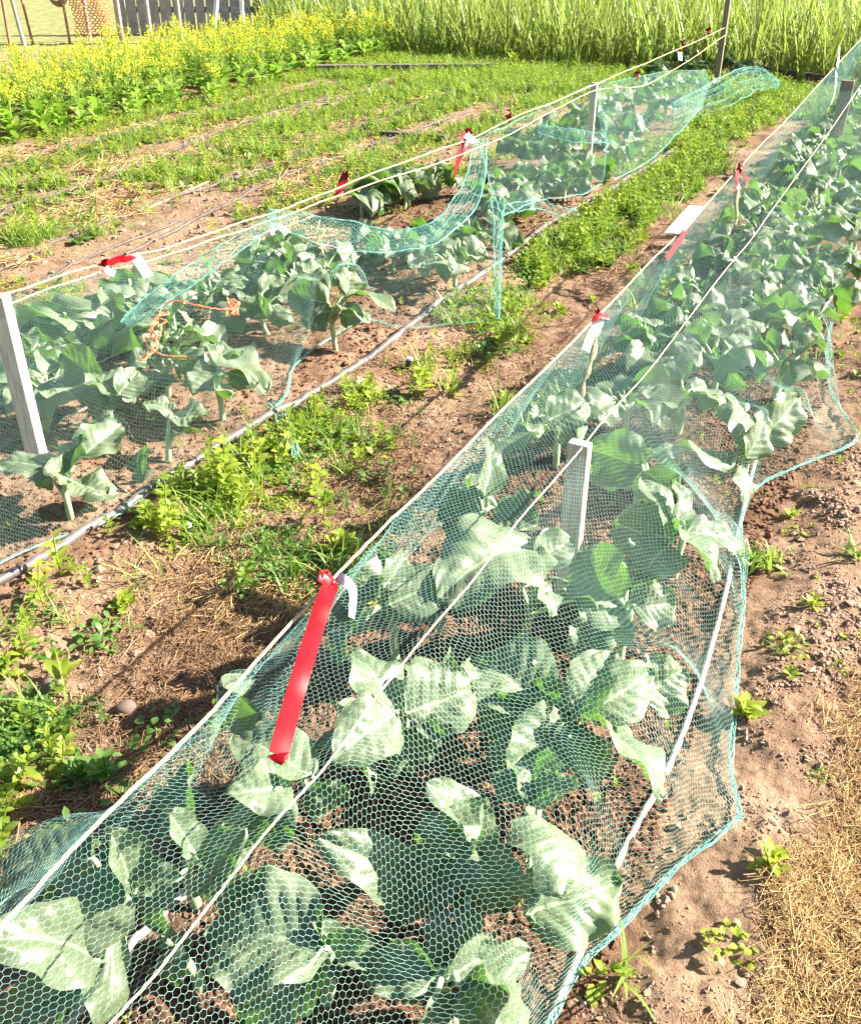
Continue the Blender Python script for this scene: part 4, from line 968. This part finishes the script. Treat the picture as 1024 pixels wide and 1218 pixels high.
p,u,v,g=cand(14000,.5,5,-.2,1.2,54); cl=np.clip(fbm(p[:,0]*5,p[:,1]*5,3)*5+.5,.15,2.2); C.append(crumbs(p,(g.gamma(1.4,.0017,len(p))+.001)*cl,4,1))
g=np.random.default_rng(58); u=g.uniform(.7,4.2,26000); v=np.interp(u,hu2,hv2)+.01+g.random(26000)*.45; p=np.stack([u*DU[0]+v*DV[0],u*DU[1]+v*DV[1]],1); k=in_view(p,20); p=p[k]
cl=np.clip(fbm(p[:,0]*7,p[:,1]*7,3)*6+.6,.2,2.4); C.append(crumbs(p,(g.gamma(1.2,.0009,len(p))+.0006)*cl,6,1))
p,u,v,g=cand(9000,1,9,-6.8,-3.1,55); C.append(crumbs(p,g.gamma(1.6,.003,len(p))+.002,5,1))
M['clod2']=m_simple('dry_soil_crumbs',(.24,.15,.105),(.38,.27,.2),.95,.1,25,bump=.5,bd=.004)
solo('soil_crumbs',C,[M['clod'],M['clod2']],'loose crumbs of brown soil','soil',kind='stuff',smooth=False)
# ------------------------------------------------------------------ onions and mustard
def onion(seed,mul=1.0):
    g=np.random.default_rng(seed); ps=[]
    for k in range(g.integers(6,9)):
        v,f,u=blade(g.uniform(.6,1.15)*mul,.032*g.uniform(.5,1.2),g.random()*6.28,g.uniform(1.2,1.55),g.choice([.1,.25,.6,1.4,2.4]),9,.5,0.005,'grass',rnd=float(np.clip(g.beta(.9,1.5),0,1))); ps.append((v+np.array([g.normal()*.02,g.normal()*.02,0]),f,u))
    for k in range(3):
        ps.append(blade(.3*g.uniform(.5,1),.008,g.random()*6.28,g.uniform(.2,1.0),1.0,5,.3,.005,'grass',rnd=1.0))
    return merge(ps)
T_on=[onion(s) for s in range(400,408)]
me_on=[make_mesh('onion_plant',[(t[0],t[1],0,t[2])],M['onion']) for t in T_on]
g=np.random.default_rng(77); pts=[]
for row in range(42):
    u=12.95+row*.2
    for v in np.arange(-10.5,5.5,.2):
        pts.append((u+g.normal()*.05,v+g.normal()*.05))
pts=np.array(pts); ed=12.9+.06*(pts[:,1]); p=np.stack([pts[:,0]*DU[0]+pts[:,1]*DV[0],pts[:,0]*DU[1]+pts[:,1]*DV[1]],1)
x,y,d=proj(np.concatenate([p,np.full((len(p),1),.5)],1)); k=(x>-80)&(x<W0+80)&(x>335-8*(d-12))
p=p[k]; d=d[k]; o_=np.argsort(pts[k][:,0]); p=p[o_]
near_p=p[:290]; rest=p[290:]
for i,q in enumerate(near_p):
    o=link('onion_plant',me_on[i%8],None,(q[0],q[1],float(gz(q[0],q[1])))); o.rotation_euler=(g.normal()*.06,g.normal()*.06,g.random()*6.28); s=g.uniform(.8,1.1); o.scale=(s,s,s)
    tag(o,'tall onion plant with arching yellow green blades in the front rows of the onion bed','onion','onion plants in the front rows')
C=[]
for j in range(8):
    c=scatter(T_on[j],rest[j::8],g.uniform(.85,1.15,len(rest[j::8])),500+j,.06)
    if c: C.append(c)
solo('onion_rows',C,M['onion'],'dense rows of tall onions filling the background','onion rows',kind='stuff')
def mustard(seed):
    g=np.random.default_rng(seed); H=g.uniform(.62,.85); A=[];B=[];St=[]
    for k in range(10):
        A.append(blade(g.uniform(.16,.26),g.uniform(.08,.12),k*2.4,g.uniform(.5,1.1),g.uniform(.6,1.3),6,.15,.01,z0=.02+.02*k,rnd=g.random()))
    for k in range(14):
        z=H*(.3+.5*k/14); A.append(blade(g.uniform(.06,.13),g.uniform(.025,.05),k*2.4,g.uniform(.3,.9),g.uniform(.5,1.0),5,.15,.01,z0=z,rnd=g.random()))
    nb=8
    for b in range(nb):
        az=g.random()*6.28; r=g.uniform(.02,.17); top=np.array([r*math.cos(az),r*math.sin(az),H*g.uniform(.6,1.1)]); s=np.array([[0,0,0 if b==0 else H*.35],[top[0]*.4,top[1]*.4,H*.6],top])
        V,Fq,_,_u=tube(catmull(s,6),.004,4,cap=False)[0]; A.append((V,Fq,np.full((len(V),2),.7)))
        for q in range(11):
            zz=g.random()**.8; c=top+np.array([g.normal()*.022,g.normal()*.022,-.10*zz+.03]); 
            v,f,u=blade(.026,.022,g.random()*6.28,g.uniform(-.2,1.2),.3,3,.1,0,rnd=g.random()); B.append((v+c,f,u))
    return merge(A),merge(B)
me_m=[]
for s in range(600,606):
    a,b=mustard(s); me_m.append(make_mesh('mustard_plant',[(a[0],a[1],0,a[2]),(b[0],b[1],1,b[2])],[M['mleaf'],M['mflow']]))
pts=[]
for i,v in enumerate(np.arange(-6.95,-9.6,-.24)):
    for u in np.arange(3.6,13.2,.25): pts.append((u+g.normal()*.07,v+g.normal()*.07-.04*(u-5)))
pts=np.array(pts); p=np.stack([pts[:,0]*DU[0]+pts[:,1]*DV[0],pts[:,0]*DU[1]+pts[:,1]*DV[1]],1)
x,y,d=proj(np.concatenate([p,np.full((len(p),1),.5)],1)); k=(x>-70)&(x<W0)&(y>-60); p=p[k]; vv=pts[k][:,1]; o_=np.argsort(-vv); p=p[o_]
for i,q in enumerate(p[:298]):
    o=link('mustard_plant',me_m[int(g.integers(0,6))],None,(q[0],q[1],float(gz(q[0],q[1])))); o.rotation_euler=(g.normal()*.08,g.normal()*.08,g.random()*6.28); s=g.uniform(.62,.95)*(1-.10*max(0,-UV(q)[1]-7.3)); o.scale=(s,s,s)
    tag(o,'yellow flowering mustard plant in the dense patch at upper left','mustard plant','flowering mustard plants')
print('mustard',len(p),'onion',len(near_p),len(rest))
# ------------------------------------------------------------------ far left clutter
def at(px,Y,z=0): 
    # point at forward distance Y seen at column px (ground level plants beyond the mustard)
    dpt=Y*cT+(CH-z)*sT; return np.array([(px-W0/2)/F*dpt,Y,z])
def pole(px,Y,h,r,mt,label,lean=0,name='garden_pole'):
    a=at(px,Y,0); a[2]=gz(a[0],a[1])-.05; b=a+np.array([lean,0,h]); solo(name,tube(np.array([a,(a+b)/2,b]),r,8),M[mt],label,'pole')
pole(13,15.5,1.3,.025,'rust','brown leaning pole at the top left corner',.05)
pole(30,15.8,1.3,.035,'woodw','pale pole second from the top left corner',-.1)
pole(40,16,1.3,.02,'rust','thin brown pole third from the top left corner',-.08)
pole(84,16,1.3,.02,'rust','brown pole left of the hanging hose coil')
pole(108,16.4,1.4,.03,'woodw','pale pole between the hose coil and orange netting')
pole(146,16.2,1.4,.04,'woodw','white post left of the grey fence')
pole(181,16.2,1.4,.03,'woodw','slim pale post in front of the grey fence')
pole(217,16.2,1.4,.028,'woodw','second slim pale post in front of the grey fence')
pole(292,15.8,1.5,.03,'white','white pole at the right end of the grey fence')
pole(252,15.6,1.4,.035,'white','white pole leaning right in front of the grey fence',.3)
# white bar at angle
a=at(44,15.4,.92); b=at(66,15.4,1.15); solo('plastic_pipe',tube(np.array([a,(a+b)/2,b]),.03,8),M['white'],'white pipe end slanting above the mustard at the top left','pipe')
# hose coil
c0=at(64,16.1,.75); C=[]
for k in range(5):
    t=np.linspace(0,6.28,30); rr=.15+.015*k; C+=tube(np.stack([c0[0]+rr*np.cos(t)*.8,c0[1]+.03*k+0*t,c0[2]+rr*np.sin(t)*1.25],1),.011,6,cap=False)
solo('hose_coil',C,M['dry'],'brown hose coil hanging among the poles at top left','hose')
# orange netting strip
S_=lambda A,B: np.stack([at(90,16,0)[0]+B*.55+.04*np.sin(A*9),16+.05*np.sin(B*12+A*3),.1+A*1.25],-1)
a_,b_,uv_=hexedges(S_,36,9,.003,9); solo('orange_netting',[segs(a_,b_,.008,3,uv_)],M['orange'],'strip of orange plastic netting left of the grey fence','netting')
# grey fence of boards
e=empty('board_fence',at(230,17.5,0),'weathered grey board fence behind the mustard at top left','fence'); C=[]
x0=at(140,17.5)[0]; x1=at(345,17.5)[0]; xx=x0; gg=np.random.default_rng(4); bd=[]
while xx<x1:
    w=gg.uniform(.13,.2); h=gg.uniform(1.25,1.4); bd.append(box(np.array([xx+w/2,17.5+gg.normal()*.008,h/2-.03]),[1,0,0],[0,1,0],[0,0,1],w/2-.006,.011,h/2,.003)); xx+=w+gg.uniform(0,.02)
link('boards',make_mesh('boards',bd,M['gfence'],False,e.location[:]),e)
for z in (.35,1.0): link('rail',make_mesh('rail',[box(np.array([(x0+x1)/2,17.54,z]),[1,0,0],[0,1,0],[0,0,1],(x1-x0)/2,.022,.045,.003)],M['wood'],False,e.location[:]),e)
# ------------------------------------------------------------------ light, sky, camera
EL=math.radians(32); sdir=nrm(np.array([.98,.14,0])); sv=np.array([sdir[0]*math.cos(EL),sdir[1]*math.cos(EL),math.sin(EL)])
from mathutils import Vector
L=bpy.data.lights.new('sun','SUN'); L.energy=5.0; L.angle=math.radians(.5); L.color=(1,.93,.80)
lo=bpy.data.objects.new('sun',L); COL.objects.link(lo); lo.rotation_euler=Vector(sv).to_track_quat('Z','Y').to_euler(); lo.location=(6,0,6)
w=bpy.data.worlds.new('World'); sc.world=w; w.use_nodes=True; nt=w.node_tree; nt.nodes.clear()
sk=nt.nodes.new('ShaderNodeTexSky'); sk.sky_type='NISHITA'; sk.sun_disc=False; sk.sun_elevation=EL; sk.sun_rotation=math.atan2(sv[0],sv[1]); sk.dust_density=1.5
bg=nt.nodes.new('ShaderNodeBackground'); bg.inputs[1].default_value=.05; ou=nt.nodes.new('ShaderNodeOutputWorld'); nt.links.new(sk.outputs[0],bg.inputs[0]); nt.links.new(bg.outputs[0],ou.inputs[0])
cam=bpy.data.cameras.new('Camera'); cam.sensor_fit='VERTICAL'; cam.sensor_height=24; cam.lens=24*F/H0; cam.clip_end=1000; cam.clip_start=.05
co=bpy.data.objects.new('Camera',cam); COL.objects.link(co); co.location=(0,0,CH); co.rotation_euler=(math.pi/2-TH,0,0); sc.camera=co
sc.view_settings.view_transform='Standard'; sc.view_settings.look='None'; sc.view_settings.exposure=2.15; sc.view_settings.gamma=1
sc.cycles.max_bounces=8; sc.cycles.diffuse_bounces=3; sc.cycles.transmission_bounces=4; sc.cycles.use_denoising=True
